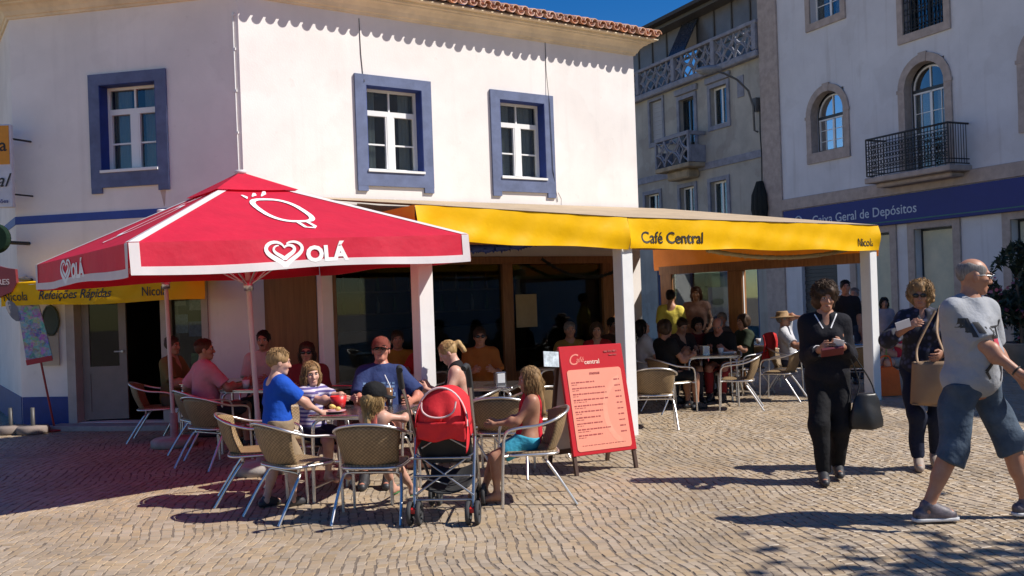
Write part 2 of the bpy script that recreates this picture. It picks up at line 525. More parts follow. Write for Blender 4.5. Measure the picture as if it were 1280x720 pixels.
mb = MB()
mb.T = FA.T
HA = [(1.79, 2.68, 3.46, 4.66), (4.05, 4.90, 3.46, 4.66), (.22, .98, .05, 2.16), (1.12, 6.52, .06, 2.22)]
wall_sheet(mb, 0, LA, 0, WALL_TOP, HA, .24)
mb.T = FB.T
HB = [(1.37, 2.21, 3.48, 4.64), (.86, 2.2, .07, 2.12), (2.28, 2.78, .45, 2.12)]
wall_sheet(mb, 0, 3.43, 0, WALL_TOP, HB, .24)
mb.T = FC.T
wall_sheet(mb, 0, 6.0, 0, WALL_TOP, [], .24)
mb.T = FD.T
wall_sheet(mb, 0, 7.0, 0, WALL_TOP, [], .24)
mb.build('wall', M_white, cafe)
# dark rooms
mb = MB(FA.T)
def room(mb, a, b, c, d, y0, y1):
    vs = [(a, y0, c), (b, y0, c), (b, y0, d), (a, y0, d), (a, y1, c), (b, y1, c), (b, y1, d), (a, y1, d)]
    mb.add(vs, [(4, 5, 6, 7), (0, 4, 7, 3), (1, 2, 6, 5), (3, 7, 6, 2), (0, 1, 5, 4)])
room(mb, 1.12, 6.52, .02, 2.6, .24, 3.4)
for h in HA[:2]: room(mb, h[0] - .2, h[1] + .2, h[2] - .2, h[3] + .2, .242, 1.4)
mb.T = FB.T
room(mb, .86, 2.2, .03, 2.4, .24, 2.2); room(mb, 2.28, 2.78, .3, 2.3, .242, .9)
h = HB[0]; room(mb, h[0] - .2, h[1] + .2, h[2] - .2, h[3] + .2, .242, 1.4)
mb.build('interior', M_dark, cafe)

def cafe_window(FR, a, b, c, d, oa, ob, oc, od, curtain):
    w = .045
    mb = MB(FR.T); y0, y1 = .15, .21
    mb.box(a + .001, a + w, y0, y1, c + .001, d - .001); mb.box(b - w, b - .001, y0, y1, c + .001, d - .001)
    mb.box(a + w, b - w, y0, y1, d - w, d - .001); mb.box(a + w, b - w, y0, y1, c + .001, c + w)
    tz = c + (d - c) * .70; mid = (a + b) / 2
    mb.box(a + w, b - w, y0 - .01, y1, tz - .035, tz + .04)
    mb.box(mid - .012, mid + .012, y0 + .01, y1, tz + .04, d - w)
    mb.box(mid - .05, mid + .05, y0 - .012, y1, c + w, tz - .035)
    hz = c + (tz - c) * .47
    for x0, x1 in ((a + w, mid - .05), (mid + .05, b - w)):
        mb.box(x0, x1, y0 + .012, y1 - .01, hz - .011, hz + .011)
        mb.box(x0, x0 + .022, y0 - .006, y1 - .01, c + w, tz - .035); mb.box(x1 - .022, x1, y0 - .006, y1 - .01, c + w, tz - .035)
    wnd = mb.build('window', M_pvc, cafe)
    m2 = MB(FR.T)
    m2.ring([(oa, oc), (ob, oc), (ob, od), (oa, od)], [(a + .0, c - .03), (b - .0, c - .03), (b, d), (a, d)], -.035, .012)
    for x in (oa, ob - .16): m2.box(x + .002, x + .158, -.033, .01, oc - .075, oc)
    m2.build('surround', M_surround, wnd)
    m3 = MB(FR.T); t = .008
    m3.box(a + .0005, a + t, -.03, .15, c, d - t); m3.box(b - t, b - .0005, -.03, .15, c, d - t); m3.box(a + .0005, b - .0005, -.03, .15, d - t, d - .0005)
    m3.build('reveal', M_navy, wnd)
    MB(FR.T).box(a - .01, b + .01, -.055, .15, c - .03, c + .004).build('sill', M_pvc, wnd)
    for x0, x1, z0, z1 in ((a + w, mid - .012, tz + .04, d - w), (mid + .012, b - w, tz + .04, d - w), (a + w, mid - .05, c + w, hz - .011), (a + w, mid - .05, hz + .011, tz - .035),
                           (mid + .05, b - w, c + w, hz - .011), (mid + .05, b - w, hz + .011, tz - .035)):
        MB(FR.T).box(x0, x1, .185, .189, z0, z1).build('pane', M_glass, wnd)
    for x0, x1 in curtain:
        n = 14; vs = []; fs = []
        for i in range(n + 1):
            x = a + (b - a) * (x0 + (x1 - x0) * i / n); y = .27 + .018 * math.sin(i * 1.9)
            vs += [(x, y, c), (x, y, d)]
        fs = [(2 * i, 2 * i + 2, 2 * i + 3, 2 * i + 1) for i in range(n)]
        MB(FR.T).add(vs, fs, 0, True).build('curtain', M_curtain, wnd)
cafe_window(FA, *HA[0], 1.62, 2.84, 3.23, 4.81, [(0, .3), (.72, 1)])
cafe_window(FA, *HA[1], 3.88, 5.08, 3.23, 4.80, [(.0, .42), (.62, .98)])
cafe_window(FB, *HB[0], 1.21, 2.37, 3.25, 4.79, [(.05, .35), (.6, .9)])

# dado, band, cornice
mb = MB(FB.T); mb.box(.012, .74, -.012, .01, 0, .43)
mb.T = FC.T; mb.box(0, 5.99, -.012, .01, 0, .43)
mb.build('dado', M_navy, cafe)
mb = MB(FB.T); mb.box(0, 3.42, -.008, .01, 2.82, 2.93); mb.T = FC.T; mb.box(0, 5.99, -.008, .01, 2.82, 2.93)
mb.build('painted_band', M_blueband, cafe)
path = [FC.P(0, 0, 0).to_2d(), OB, OA, FA.P(LA, 0, 0).to_2d(), FD.P(7, 0, 0).to_2d()]
prof = [(-.02, 5.66), (.025, 5.66), (.035, 5.69), (.055, 5.70), (.08, 5.755), (.13, 5.805), (.18, 5.825), (.185, 5.845), (.22, 5.85), (.22, 5.885), (.31, 5.89), (.31, 5.905), (-.02, 5.92)]
vs, fs = sweep(path, prof)
link_mesh('cornice', vs, fs, M_cornice, cafe)
vs, fs = sweep(path, [(.29, 5.94), (.0, 6.04), (-3.0, 7.1)])
roof = link_mesh('roof', vs, fs, M_tile, cafe)
def barrel(r0, r1, L, up=True, n=8, th=.013):
    vs = []; fs = []
    for j, (y, r) in enumerate(((0, r0), (L, r1))):
        for t in (0, th):
            for i in range(n + 1):
                a = math.pi * i / n
                x = (r - t) * math.cos(a); z = (r - t) * math.sin(a) * (1 if up else -1)
                vs.append((x, y, z + y * .33))
    m = n + 1
    for i in range(n):
        q = [(i, i + 1, 2 * m + i + 1, 2 * m + i), (m + i, 3 * m + i, 3 * m + i + 1, m + i + 1), (i, m + i, m + i + 1, i + 1)]
        fs += q
    return vs, fs
bvs, bfs = barrel(.068, .058, .5)
cover_me = bpy.data.meshes.new('roof_tile'); cover_me.from_pydata(bvs, [], bfs); cover_me.materials.append(M_tile); cover_me.update()
bvs, bfs = barrel(.066, .060, .5, up=False)
chan_me = bpy.data.meshes.new('channel_tile'); chan_me.from_pydata(bvs, [], bfs); chan_me.materials.append(M_tile); chan_me.update()
inv = wm(roof).inverted()
def place_tiles(FR, s0, s1):
    n = int(round((s1 - s0) / .172)); st = (s1 - s0) / n
    for i in range(n):
        for me, off, z, out in ((chan_me, 0, 5.978, -.385), (cover_me, .5, 5.985, -.36)):
            s = s0 + (i + .5 + off) * st
            o = bpy.data.objects.new(me.name, me); COL.objects.link(o); o.parent = roof
            j = random.uniform
            o.matrix_basis = inv @ FR.T @ Matrix.Translation((s + j(-.006, .006), out + j(-.018, .012), z + j(-.006, .006))) @ Matrix.Rotation(j(-.05, .05), 4, 'Z') @ Matrix.Rotation(j(-.03, .03), 4, 'Y')
place_tiles(FA, -.12, LA + .28)
place_tiles(FB, -.16, 3.43 + .12)
place_tiles(FC, 3.6, 5.85)
# cables and clips
mb = MB(FB.T); mb.tube([(3.36, -.012, 5.45), (3.365, -.012, 4.2), (3.375, -.012, 2.95)], .009)
for z in (5.4, 4.95, 4.4, 3.85, 3.3): mb.box(3.345, 3.385, -.022, -.002, z, z + .03)
mb.build('conduit', M_pvc, cafe)
MB(FA.T).tube([(1.73, -.006, 5.6), (1.74, -.008, 5.1), (1.76, -.006, 4.82), (1.765, -.045, 4.7)], .005, 5).build('cable', M_ink, cafe)
mb = MB(FA.T); mb.tube([(4.98, -.006, 5.85), (4.98, -.008, 5.2), (5.0, -.045, 4.6), (5.02, -.045, 3.6), (5.12, -.008, 3.1)], .005, 5)
mb.build('cable', M_ink, cafe)
MB(FA.T).tube([(5.14, -.002, 3.25), (5.2, -.002, 3.15), (5.19, -.002, 3.0)], .004, 4).build('crack', mat('crack', (.4, .36, .33), .9), cafe)
MB(FB.T).prism([(2.22, 3.17), (2.30, 3.17), (2.285, 3.0), (2.27, 2.95), (2.25, 3.05)], -.0022, .001).build('rust_stain', mat('rust', (.52, .40, .34), .9, var=.15), cafe)
# ground floor front A: timber frame, glazing, shutter panel
mb = MB(FA.T)
for x0, x1 in ((1.125, 1.24), (2.55, 2.66), (4.0, 4.19), (6.0, 6.13), (6.40, 6.515)): mb.box(x0, x1, -.02, .1, .065, 2.1, bev=.006)
mb.box(1.125, 6.515, -.03, .11, 2.1, 2.215); mb.box(4.19, 6.0, -.01, .09, .065, .42); mb.box(6.13, 6.40, .02, .08, .065, 2.1)
mb.build('shopfront_frame', M_wood, cafe)
for x0, x1, z0 in ((1.24, 2.55, .07), (2.66, 4.0, .07), (4.19, 6.0, .42)): MB(FA.T).box(x0, x1, .04, .046, z0, 2.1).build('pane', M_shopglass, cafe)
MB(FA.T).box(4.25, 5.95, .06, .07, 1.86, 2.08).build('window_film', mat('green_film', (.05, .10, .03), .5), cafe)
mb = MB(FA.T); mb.box(4.26, 4.66, .028, .034, 1.1, 1.62); mb.build('notice', mat('paper_cream', (.45, .34, .2), .8, var=.1), cafe)
MB(FA.T).box(.235, .97, .04, .07, .06, 2.15, bev=.004).build('shutter', M_woodpanel, cafe)
ct = MB(FA.T).box(1.6, 6.0, 2.3, 2.8, .03, 1.05).box(1.55, 6.05, 2.25, 2.85, 1.05, 1.1).build('counter', mat('counter', (.10, .05, .03), .4), cafe)
sf = MB(FA.T).box(1.6, 6.0, 3.1, 3.35, 1.35, 1.38).box(1.6, 6.0, 3.1, 3.35, 1.75, 1.78).build('bottle_shelf', mat('shelf', (.12, .07, .04), .5), cafe)
for i in range(26):
    MB(FA.T @ Matrix.Translation((1.75 + (i % 13) * .33, 3.2, 1.38 if i < 13 else 1.78))).lathe([(.001, 0), (.038, 0), (.038, .17), (.014, .23), (.014, .3), (.001, .3)], 8).build('bottle', mat('bottle%d' % (i % 3), ((.05, .12, .04), (.2, .1, .03), (.3, .3, .28))[i % 3], .1), sf)
# ground floor front B: door and display window
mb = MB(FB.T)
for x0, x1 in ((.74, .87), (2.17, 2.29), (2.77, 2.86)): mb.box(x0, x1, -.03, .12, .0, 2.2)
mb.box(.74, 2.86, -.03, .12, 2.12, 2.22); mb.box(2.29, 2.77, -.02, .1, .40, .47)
mb.build('door_frame', mat('door_shade_white', (.42, .36, .33), .5, var=.12), cafe)  # white frame, the doorway's shade mixed into its colour
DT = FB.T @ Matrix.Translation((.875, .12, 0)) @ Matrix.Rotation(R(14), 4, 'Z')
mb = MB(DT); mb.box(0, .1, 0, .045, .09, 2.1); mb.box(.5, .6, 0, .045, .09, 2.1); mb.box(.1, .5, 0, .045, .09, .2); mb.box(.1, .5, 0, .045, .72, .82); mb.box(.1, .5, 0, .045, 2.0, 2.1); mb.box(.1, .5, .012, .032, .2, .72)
door = mb.build('door', mat('leaf_shade_white', (.22, .18, .165), .45, var=.1), cafe)  # white leaf, colour darkened to stand for the doorway's shade
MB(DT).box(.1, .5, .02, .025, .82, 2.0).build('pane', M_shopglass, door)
MB(DT).cyl((.55, -.05, 1.02), (.55, -.0, 1.02), .015).cyl((.55, -.05, 1.02), (.45, -.05, 1.02), .01).build('handle', M_alu, door)
MB(FB.T).box(2.295, 2.765, .05, .056, .47, 2.1).build('pane', M_shopglass, cafe)
pc = [(.55, .5, .42), (.35, .5, .6), (.12, .35, .12), (.6, .58, .55), (.2, .3, .5)]
for i, (x0, x1, z0, z1) in enumerate(((2.34, 2.5, 1.62, 1.9), (2.34, 2.52, 1.25, 1.5), (2.55, 2.74, .75, .98), (2.55, 2.72, 1.55, 1.85), (2.53, 2.74, 1.2, 1.4))):
    MB(FB.T).box(x0, x1, .06, .064, z0, z1).build('poster', mat('poster%d' % i, pc[i], .7, var=.35, vscale=30), cafe)
MB(FB.T).box(.6, 2.4, -.34, -.0, -.01, .065, bev=.01).build('door_step', M_concrete, cafe)
MB(FB.T).box(.34, .62, -.03, -.012, .86, 1.4).build('price_board', mat('board_cream', (.5, .44, .36), .6, var=.1), cafe)

# ------------------------------------------------------------------ terrace canopy of the cafe
P2w = Vector((1.244, 10.4)); dA = Vector((math.sin(AA), math.cos(AA)))
FP = Frame(P2w - dA * 2.53, AA)
X2, X3 = 2.53, 6.93
def dz(x):
    return .07 * (1 - x / X2) if x < X2 else -.02 * (x - X2) / (X3 - X2)
YW = 4.14
canopy = thing('terrace_canopy', 'yellow terrace canopy on white posts fixed to the café front', 'canopy', FP.P(0, 0, 0))
def cloth(fn, nu, nv, name, m, parent):
    vs = [fn(i / nu, j / nv) for j in range(nv + 1) for i in range(nu + 1)]
    fs = [(j * (nu + 1) + i, j * (nu + 1) + i + 1, (j + 1) * (nu + 1) + i + 1, (j + 1) * (nu + 1) + i) for j in range(nv) for i in range(nu)]
    return link_mesh(name, vs, fs, m, parent, smooth=True)
def rip(x, v, ph=0): return (.008 * math.sin(x * 3.1 + ph) + .007 * math.sin(x * 7.7 + 1.3 + ph + v * 3) + .006 * math.sin(x * 2.1 - v * 7 + ph) + .004 * math.sin(x * 19 + v * 5)) * (.35 + v)
def valance_front(x0, x1, ph, name):
    def fn(u, v):
        x = x0 + (x1 - x0) * u
        e = min(u, 1 - u) * (x1 - x0)
        y = -.10 - rip(x, v, ph) - .012 * v - .035 * math.exp(-e / .12) * math.sin(v * 3)
        return FP.P(x, y, 2.405 + dz(x) - .345 * v + .008 * math.sin(x * 4.3 + ph) * v)
    return cloth(fn, 220, 14, name, M_yellow, canopy)
valance_front(-.10, X2 - .005, .3, 'valance'); vf = valance_front(X2 + .005, X3 + .1, 2.1, 'valance')
def valance_side(x, y0, y1, z1, h, name, m=M_yellow):
    def fn(u, v):
        y = y0 + (y1 - y0) * u
        zt = 2.405 + dz(x) if z1 is None else z1
        return FP.P(x + rip(y, v, 1) * .8, y, zt - h * v)
    return cloth(fn, 50, 6, name, m, canopy)
valance_side(-.10, -.09, YW, None, .30, 'valance'); valance_side(X3 + .1, -.09, YW + .3, None, .42, 'valance', mat('orange_pvc', (.62, .17, .01), .45, var=.08, trans=.25))
def roof_fn(u, v):
    x = -.1 + (X3 + .2) * u; y = -.11 + (YW + .11) * v
    if x > LA + .55: pass
    sag = .03 * math.sin(math.pi * ((u * 5) % 1)) * math.sin(math.pi * v)
    return FP.P(x, y, 2.41 + dz(x) * (1 - v) + .63 * v - sag)
cloth(roof_fn, 60, 14, 'roof_sheet', M_beige, canopy)
mb = MB(FP.T)
for x in (0, 1.27, 2.53, 4.0, 5.46, 6.93): 
    mb.add([(x - .03, .0, 2.24 + dz(x)), (x + .03, .0, 2.24 + dz(x)), (x + .03, YW, 2.90), (x - .03, YW, 2.90), (x - .03, 0, 2.31 + dz(x)), (x + .03, 0, 2.31 + dz(x)), (x + .03, YW, 2.97), (x - .03, YW, 2.97)],
           [(0, 3, 2, 1), (4, 5, 6, 7), (0, 1, 5, 4), (2, 3, 7, 6), (0, 4, 7, 3), (1, 2, 6, 5)])
mb.build('rafters', M_wood, canopy)
mb = MB(FP.T); mb.box(.09, X2 - .09, -.03, .05, 2.11, 2.2); mb.box(X2 + .09, X3 - .09, -.03, .05, 2.06, 2.15); mb.build('front_beam', M_wood, canopy)
mb = MB(FP.T); mb.box(X3 - .05, X3 + .05, .1, YW, 1.88, 2.02); mb.box(X3 - .04, X3 + .04, 3.86, 4.12, 0, 1.88); mb.build('end_beam', M_wood, canopy)
for x, y in ((0, 0), (X2, 0), (X3, 0)):
    o = MB(FP.T).box(x - .08, x + .08, y - .08, y + .08, -.01, 2.2 + dz(x), bev=.008).build('post', M_postwhite, canopy)
MB(FP.T).box(-.07, .07, 2.33, 2.47, -.01, 2.6, bev=.008).build('post', M_postwhite, canopy)
MB(FP.T).box(X3 - .05, X3 + .06, 2.26, 2.56, -.01, 1.88, bev=.01).build('timber_post', M_wood, canopy)
MB(FP.T).box(X3 - .02, X3 + .0, 2.28 - .03, 2.28 - .005, 0.02, 1.86).build('screen_edge', M_pvc, canopy)
MB(FP.T).box(X3 - .003, X3 + .003, 2.57, 3.85, .3, 1.87).build('glass_screen', M_shopglass, canopy)
def cloth_bend(x0, z0, ph, F=FP):
    def b(p):
        x = x0 + p.x; z = z0 + p.y; v = (2.405 + dz(x) - z) / .345
        return F.P(x, -.10 - rip(x, v, ph) - .012 * v - .007 - p.z, z)
    return b
text('Café Central', None, .185, M_ink, vf, bend=cloth_bend(X2 + .18, 2.125, 2.1), bold=.012, depth=.001)
text('Nicola', None, .15, M_ink, vf, bend=cloth_bend(X3 - .36, 2.10, 2.1), bold=.004, sx=.82, depth=.001)

# small awning over the side door
awning = thing('door_awning', 'small yellow awning over the café door with black lettering', 'awning', FB.P(1.6, 0, 0))
def av(u, v):
    s = .10 + 2.98 * u
    return FB.P(s, -.46 - rip(s, v, 4) * .8, 1.985 - .30 * v + .012 * math.sin(s * 3))
avo = cloth(av, 140, 10, 'valance', M_yellow, awning)
cloth(lambda u, v: FB.P(.10 + 2.98 * u, -.455 + .45 * v, 1.985 + .05 * v), 30, 6, 'roof_sheet', M_yellow, awning)
mb = MB(FB.T); mb.tube([(.12, -.44, 1.97), (3.06, -.44, 1.97)], .015)
for s in (.13, 3.05): mb.tube([(s, -.44, 1.97), (s, -.005, 2.1)], .012)
mb.build('frame', M_alu, awning)
def abend(s0, z0):
    def b(p):
        s = s0 + p.x; z = z0 + p.y; v = (1.985 - z) / .3
        return FB.P(s, -.46 - rip(s, v, 4) * .8 - .007 - p.z, z)
    return b
text('Nicola', None, .17, M_ink, avo, bend=abend(.14, 1.76), bold=.004, sx=.82, depth=.001)
text('Refeições Rápidas', None, .165, M_ink, avo, bend=abend(.67, 1.765), bold=.012, shear=.25, sx=.90, depth=.001)
text('Nicola', None, .17, M_ink, avo, bend=abend(2.18, 1.76), bold=.004, sx=.82, depth=.001)
# ------------------------------------------------------------------ bank and old house across the street
AK = R(155.2)
FK = Frame((9.63, 23.0), AK)
def arch(cx, h, z0, zs, n=16, pad=0):
    pts = [(cx - h, z0), (cx - h, (z0 + zs) / 2)]
    pts += [(cx + h * math.cos(math.pi - math.pi * i / n), zs + h * math.sin(math.pi * i / n)) for i in range(n + 1)]
    pts += [(cx + h, (z0 + zs) / 2), (cx + h, z0)]
    return pts
bank = thing('bank_building', 'pale grey bank building with arched windows and a blue fascia sign', 'building', FK.P(2, 0, 0))
ARCH = [(-2.35, .60, 5.25, 6.24, .185), (.83, .575, 4.22, 6.28, .195), (4.05, .6, 5.0, 6.24, .185)]
mb = MB(FK.T)
HK = [(c - h, c + h, z0, zs + h) for c, h, z0, zs, w in ARCH]
HK += [(-2.86, -1.74, 8.78, 10.6), (.28, 1.46, 7.62, 10.6), (3.5, 4.65, 8.7, 10.6)]
HK += [(.40, 1.50, .55, 2.90), (2.98, 4.2, .1, 2.9), (-3.55, -2.2, .0, 2.3), (-1.5, -.35, .55, 2.9)]
wall_sheet(mb, -4.2, 26.0, 0, 11.5, HK, .28)  # far right stretch is out of view, added for reflections in the café windows
mb.T = FK.T @ Matrix.Translation((26.0, 0, 0)) @ Matrix.Rotation(R(90), 4, 'Z')
wall_sheet(mb, 0, 8, 0, 11.5, [])
mb.T = FK.T; mb.add([(-4.2, 0, 11.5), (26, 0, 11.5), (26, 8, 11.5), (-4.2, 8, 11.5)], [(0, 1, 2, 3)])
mb.build('wall', M_bank, bank)
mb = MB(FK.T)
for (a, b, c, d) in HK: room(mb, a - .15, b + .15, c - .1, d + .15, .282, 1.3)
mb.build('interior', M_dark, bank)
MB(FK.T).box(-4.98, -4.2, -.06, .3, 0, 11.8, bev=.01).build('pilaster', M_bankstone, bank)
M_darkframe = mat('dark_joinery', (.03, .035, .04), .4)
for k, (c, h, z0, zs, w) in enumerate(ARCH):
    m = MB(FK.T)
    m.ring(arch(c, h - .03, z0 + .03, zs), arch(c, h - .065, z0 + .03, zs), .20, .26, 1, closed=False)
    m.ring(arch(c, h - .066, z0 + .07, zs), arch(c, h - .105, z0 + .07, zs), .205, .25, 0, closed=False)
    m.box(c - h + .06, c + h - .06, .195, .26, zs - .09, zs - .01, 1)
    m.box(c - .035, c + .035, .2, .25, z0 + .05, zs - .09, 0); m.box(c - .02, c + .02, .2, .25, zs - .01, zs + h - .07, 0)
    m.box(c - h + .06, c + h - .06, .2, .25, zs - .13, zs - .09, 0)
    for x in (c - h * .5, c + h * .5):
        m.box(x - .01, x + .01, .21, .24, z0 + .05, zs - .13, 0)
    nrow = 2 if k != 1 else 3
    for q in range(1, nrow + 1):
        zz = z0 + (zs - .1 - z0) * q / (nrow + 1)
        m.box(c - h + .08, c + h - .08, .212, .238, zz - .009, zz + .009, 0)
    m.box(c - h + .03, c + h - .03, .195, .26, z0 + .0, z0 + .06, 1)
    wd = m.build('arched_window', [M_pvc, M_darkframe], bank)
    MB(FK.T).ring(arch(c, h + w, z0 - .28 if k != 1 else 4.22, zs), arch(c, h - .002, z0 if k != 1 else 4.22, zs), -.05, .19, closed=False).build('surround', M_bankstone, wd)
    if k != 1: MB(FK.T).box(c - h - w, c + h + w, -.06, .19, z0 - .28, z0 - .002).build('sill', M_bankstone, wd)
    m = MB(FK.T)
    m.prism([(c - .09, zs + h - .01), (c + .09, zs + h - .01), (c + .12, zs + h + w + .03), (c - .12, zs + h + w + .03)], -.065, -.02)
    m.build('keystone', M_bankstone, wd)
    for x in (c - h - w - .03, c + h + .0): MB(FK.T).box(x, x + w + .03, -.062, -.02, zs - .05, zs + .03).build('impost', M_bankstone, wd)
    pn = [p for p in arch(c, h - .07, z0 + .06, zs)]
    MB(FK.T).prism(pn, .225, .229).build('pane', M_bankglass, wd)
    for x0, x1 in ((c - h, c - .12), (c + .1, c + h)):
        n = 10; vs = []
        for i in range(n + 1): vs += [(x0 + (x1 - x0) * i / n, .31 + .02 * math.sin(i * 2.1), z0), (x0 + (x1 - x0) * i / n, .31 + .02 * math.sin(i * 2.1), zs - .1)]
        MB(FK.T).add(vs, [(2 * i, 2 * i + 2, 2 * i + 3, 2 * i + 1) for i in range(n)], 0, True).build('curtain', M_curtain, wd)
def rect_window(FR, bld, a, b, c, d, mf, ms, sur=.17, sill=.2, pr=-.05, frame=.05, yy=.2, mull=True, rows=1, curtain=True, mg=None):
    m = MB(FR.T)
    m.ring([(a + .002, c + .002), (b - .002, c + .002), (b - .002, d - .002), (a + .002, d - .002)], [(a + frame, c + frame), (b - frame, c + frame), (b - frame, d - frame), (a + frame, d - frame)], yy, yy + .05)
    if mull: m.box((a + b) / 2 - .035, (a + b) / 2 + .035, yy - .005, yy + .05, c + frame, d - frame)
    for q in range(1, rows + 1):
        zz = c + (d - c) * q / (rows + 1); m.box(a + frame, b - frame, yy + .012, yy + .04, zz - .011, zz + .011)
    w = m.build('window', mf, bld)
    m = MB(FR.T); m.ring([(a - sur, c - sill), (b + sur, c - sill), (b + sur, d + sur), (a - sur, d + sur)], [(a, c), (b, c), (b, d), (a, d)], pr, .02)
    m.build('surround', ms, w)
    MB(FR.T).box(a + frame, b - frame, yy + .022, yy + .026, c + frame, d - frame).build('pane', mg or M_bankglass, w)
    if curtain:
        n = 12; vs = []
        for i in range(n + 1): vs += [(a + (b - a) * i / n, yy + .09 + .02 * math.sin(i * 2.3), c), (a + (b - a) * i / n, yy + .09 + .02 * math.sin(i * 2.3), d - .25 * (d - c) * (i % 7 == 3))]
        MB(FR.T).add(vs, [(2 * i, 2 * i + 2, 2 * i + 3, 2 * i + 1) for i in range(n) if not (4 <= i <= 6)], 0, True).build('curtain', M_curtain, w)
    return w
rect_window(FK, bank, *HK[3], M_pvc, M_bankstone, rows=3)
rect_window(FK, bank, *HK[4], M_darkframe, M_bankstone, rows=4, curtain=False)
rect_window(FK, bank, *HK[5], M_pvc, M_bankstone, rows=3)
M_poster = mat('bank_poster', (.46, .48, .38), .6, var=.1, col2=(.62, .60, .45), vscale=2.2)
for h in (HK[6], HK[7], HK[9]):
    w = rect_window(FK, bank, *h, M_darkframe, M_bankstone, sur=.2, sill=.2, mull=False, rows=0, curtain=False, mg=M_shopglass)
    MB(FK.T).box(h[0] + .055, h[1] - .055, .205, .21, h[2] + .055, h[3] - .055).build('poster', M_poster, w)
m = MB(FK.T)
for i in range(22): m.box(-3.54, -2.21, .1 + .012 * (i % 2), .16, .02 + i * .103, .02 + i * .103 + .098)
m.build('roller_shutter', mat('shutter_dark', (.045, .045, .05), .5), bank)
MB(FK.T).box(-4.2, 26.0, -.07, .02, 3.80, 4.12, bev=.01).build('string_course', M_bankstone, bank)
# balcony
m = MB(FK.T); m.box(-.45, 2.05, -.72, .02, 4.08, 4.22, bev=.02); m.box(-.3, 1.9, -.5, .02, 3.97, 4.08, bev=.03)
bal = m.build('balcony', M_bankstone, bank)
m = MB(FK.T)
x0, x1, y0 = -.40, 2.0, -.67
for z in (4.26, 4.36, 5.16):
    m.tube([(x0, -.02, z), (x0, y0, z), (x1, y0, z), (x1, -.02, z)], .014 if z < 5 else .024, 6)
m.tube([(x0, y0, 5.05), (x1, y0, 5.05)], .01, 5)
n = 26
for i in range(n + 1):
    x = x0 + (x1 - x0) * i / n
    m.tube([(x, y0, 4.26), (x, y0, 5.16)], .009 if i % 13 else .02, 5)
for i in range(8):
    y = y0 + (-.02 - y0) * i / 8
    for x in (x0, x1): m.tube([(x, y, 4.26), (x, y, 5.16)], .009, 5)
for i in range(n):
    cx = x0 + (x1 - x0) * (i + .5) / n
    for zc, rr in ((4.56, .036), (4.83, .036), (4.70, .03), (4.45, .025), (4.95, .03)):
        m.tube([(cx + rr * math.cos(t * .9), y0, zc + rr * 1.4 * math.sin(t * .9)) for t in range(7)], .011, 4, closed=True)
m.build('railing', M_iron, bal)
m = MB(FK.T)
for i in range(12): m.tube([(.3 + i * .105, -.0, 7.64), (.3 + i * .105, 0, 8.7)], .012, 5)
for i in range(11):
    for zc in (7.85, 8.15, 8.45): m.tube([(.352 + i * .105 + .045 * math.cos(t * .9), 0, zc + .08 * math.sin(t * .9)) for t in range(7)], .009, 4, closed=True)
m.tube([(.28, 0, 8.7), (1.46, 0, 8.7)], .025, 6); m.tube([(.28, 0, 7.7), (1.46, 0, 7.7)], .015, 6)
m.build('window_railing', M_iron, bank)
# fascia sign
sg = MB(FK.T).box(-4.05, 9.0, -.16, .0, 3.06, 3.77, bev=.008).build('fascia_sign', M_signblue, bank)
MB(FK.T).box(-4.0, 8.95, -.168, -.158, 3.13, 3.155).build('sign_stripe', mat('sign_green', (.02, .16, .14), .5), sg)
text('Caixa Geral de Depósitos', FK.face(-2.9, -.163, 3.30), .335, M_signtext, sg, bold=.006)
m = MB(FK.T); 
m.tube([(-3.42 + .13 * math.cos(t * .42), -.168, 3.44 + .13 * math.sin(t * .42)) for t in range(15)], .025, 6, closed=True)
m.tube([(-3.36, -.168, 3.36), (-3.26, -.168, 3.27)], .025, 6)
m.build('emblem', M_signtext, sg)

# old house
old = thing('old_house', 'weathered cream house with grey patterned balustrades left of the bank', 'building', FK.P(-9, 0, 0))
HM = [(-10.97, -10.2, 6.86, 8.3), (-9.2, -8.36, 5.75, 8.0), (-7.5, -6.66, 6.82, 8.02), (-11.45, -10.55, 3.4, 5.08), (-9.32, -8.5, 3.4, 5.08), (-7.65, -6.8, 3.4, 5.06),
      (-10.9, -9.7, .02, 2.5), (-9.0, -7.3, .4, 2.5), (-6.7, -5.5, .02, 2.4)]
mb = MB(FK.T)
wall_sheet(mb, -18, -4.98, 0, 8.62, HM, .22, y=.08)
mb.add([(-18, .08, 8.62), (-4.98, .08, 8.62), (-4.98, 8, 8.62), (-18, 8, 8.62)], [(0, 1, 2, 3)])
mb.box(-9.3, -4.98, 3.2, 8, 8.63, 13.2)
mb.build('wall', M_midwall, old)
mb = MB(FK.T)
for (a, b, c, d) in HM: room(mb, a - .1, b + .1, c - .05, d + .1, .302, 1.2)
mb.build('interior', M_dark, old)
FKo = Frame(FK.P(0, .08, 0).to_2d(), AK)
for i in (1, 2, 4, 5): rect_window(FKo, old, *HM[i], M_pvc if i != 1 else M_darkframe, M_midtrim, sur=.13, sill=.14, rows=0, yy=.14, frame=.06, curtain=i > 2)
rect_window(FKo, old, *HM[3], M_pvc, M_midtrim, sur=.13, sill=.14, rows=2, yy=.14, curtain=False)
w = rect_window(FKo, old, *HM[0], M_pvc, M_midtrim, sur=.10, sill=.16, rows=0, yy=.16, curtain=False)
m = MB(FKo.T)
for i in range(17): m.box(-10.95, -10.22, .08 + .008 * (i % 2), .12, 6.98 + i * .077, 6.98 + i * .077 + .072)
m.build('blind', mat('blind_grey', (.42, .42, .43), .6, var=.05), w)
for a, b, c, d in HM[:3]: MB(FKo.T).box(a - .2, b + .2, -.1, .0, d + .16, d + .36, bev=.02).build('hood', M_midtrim, old)
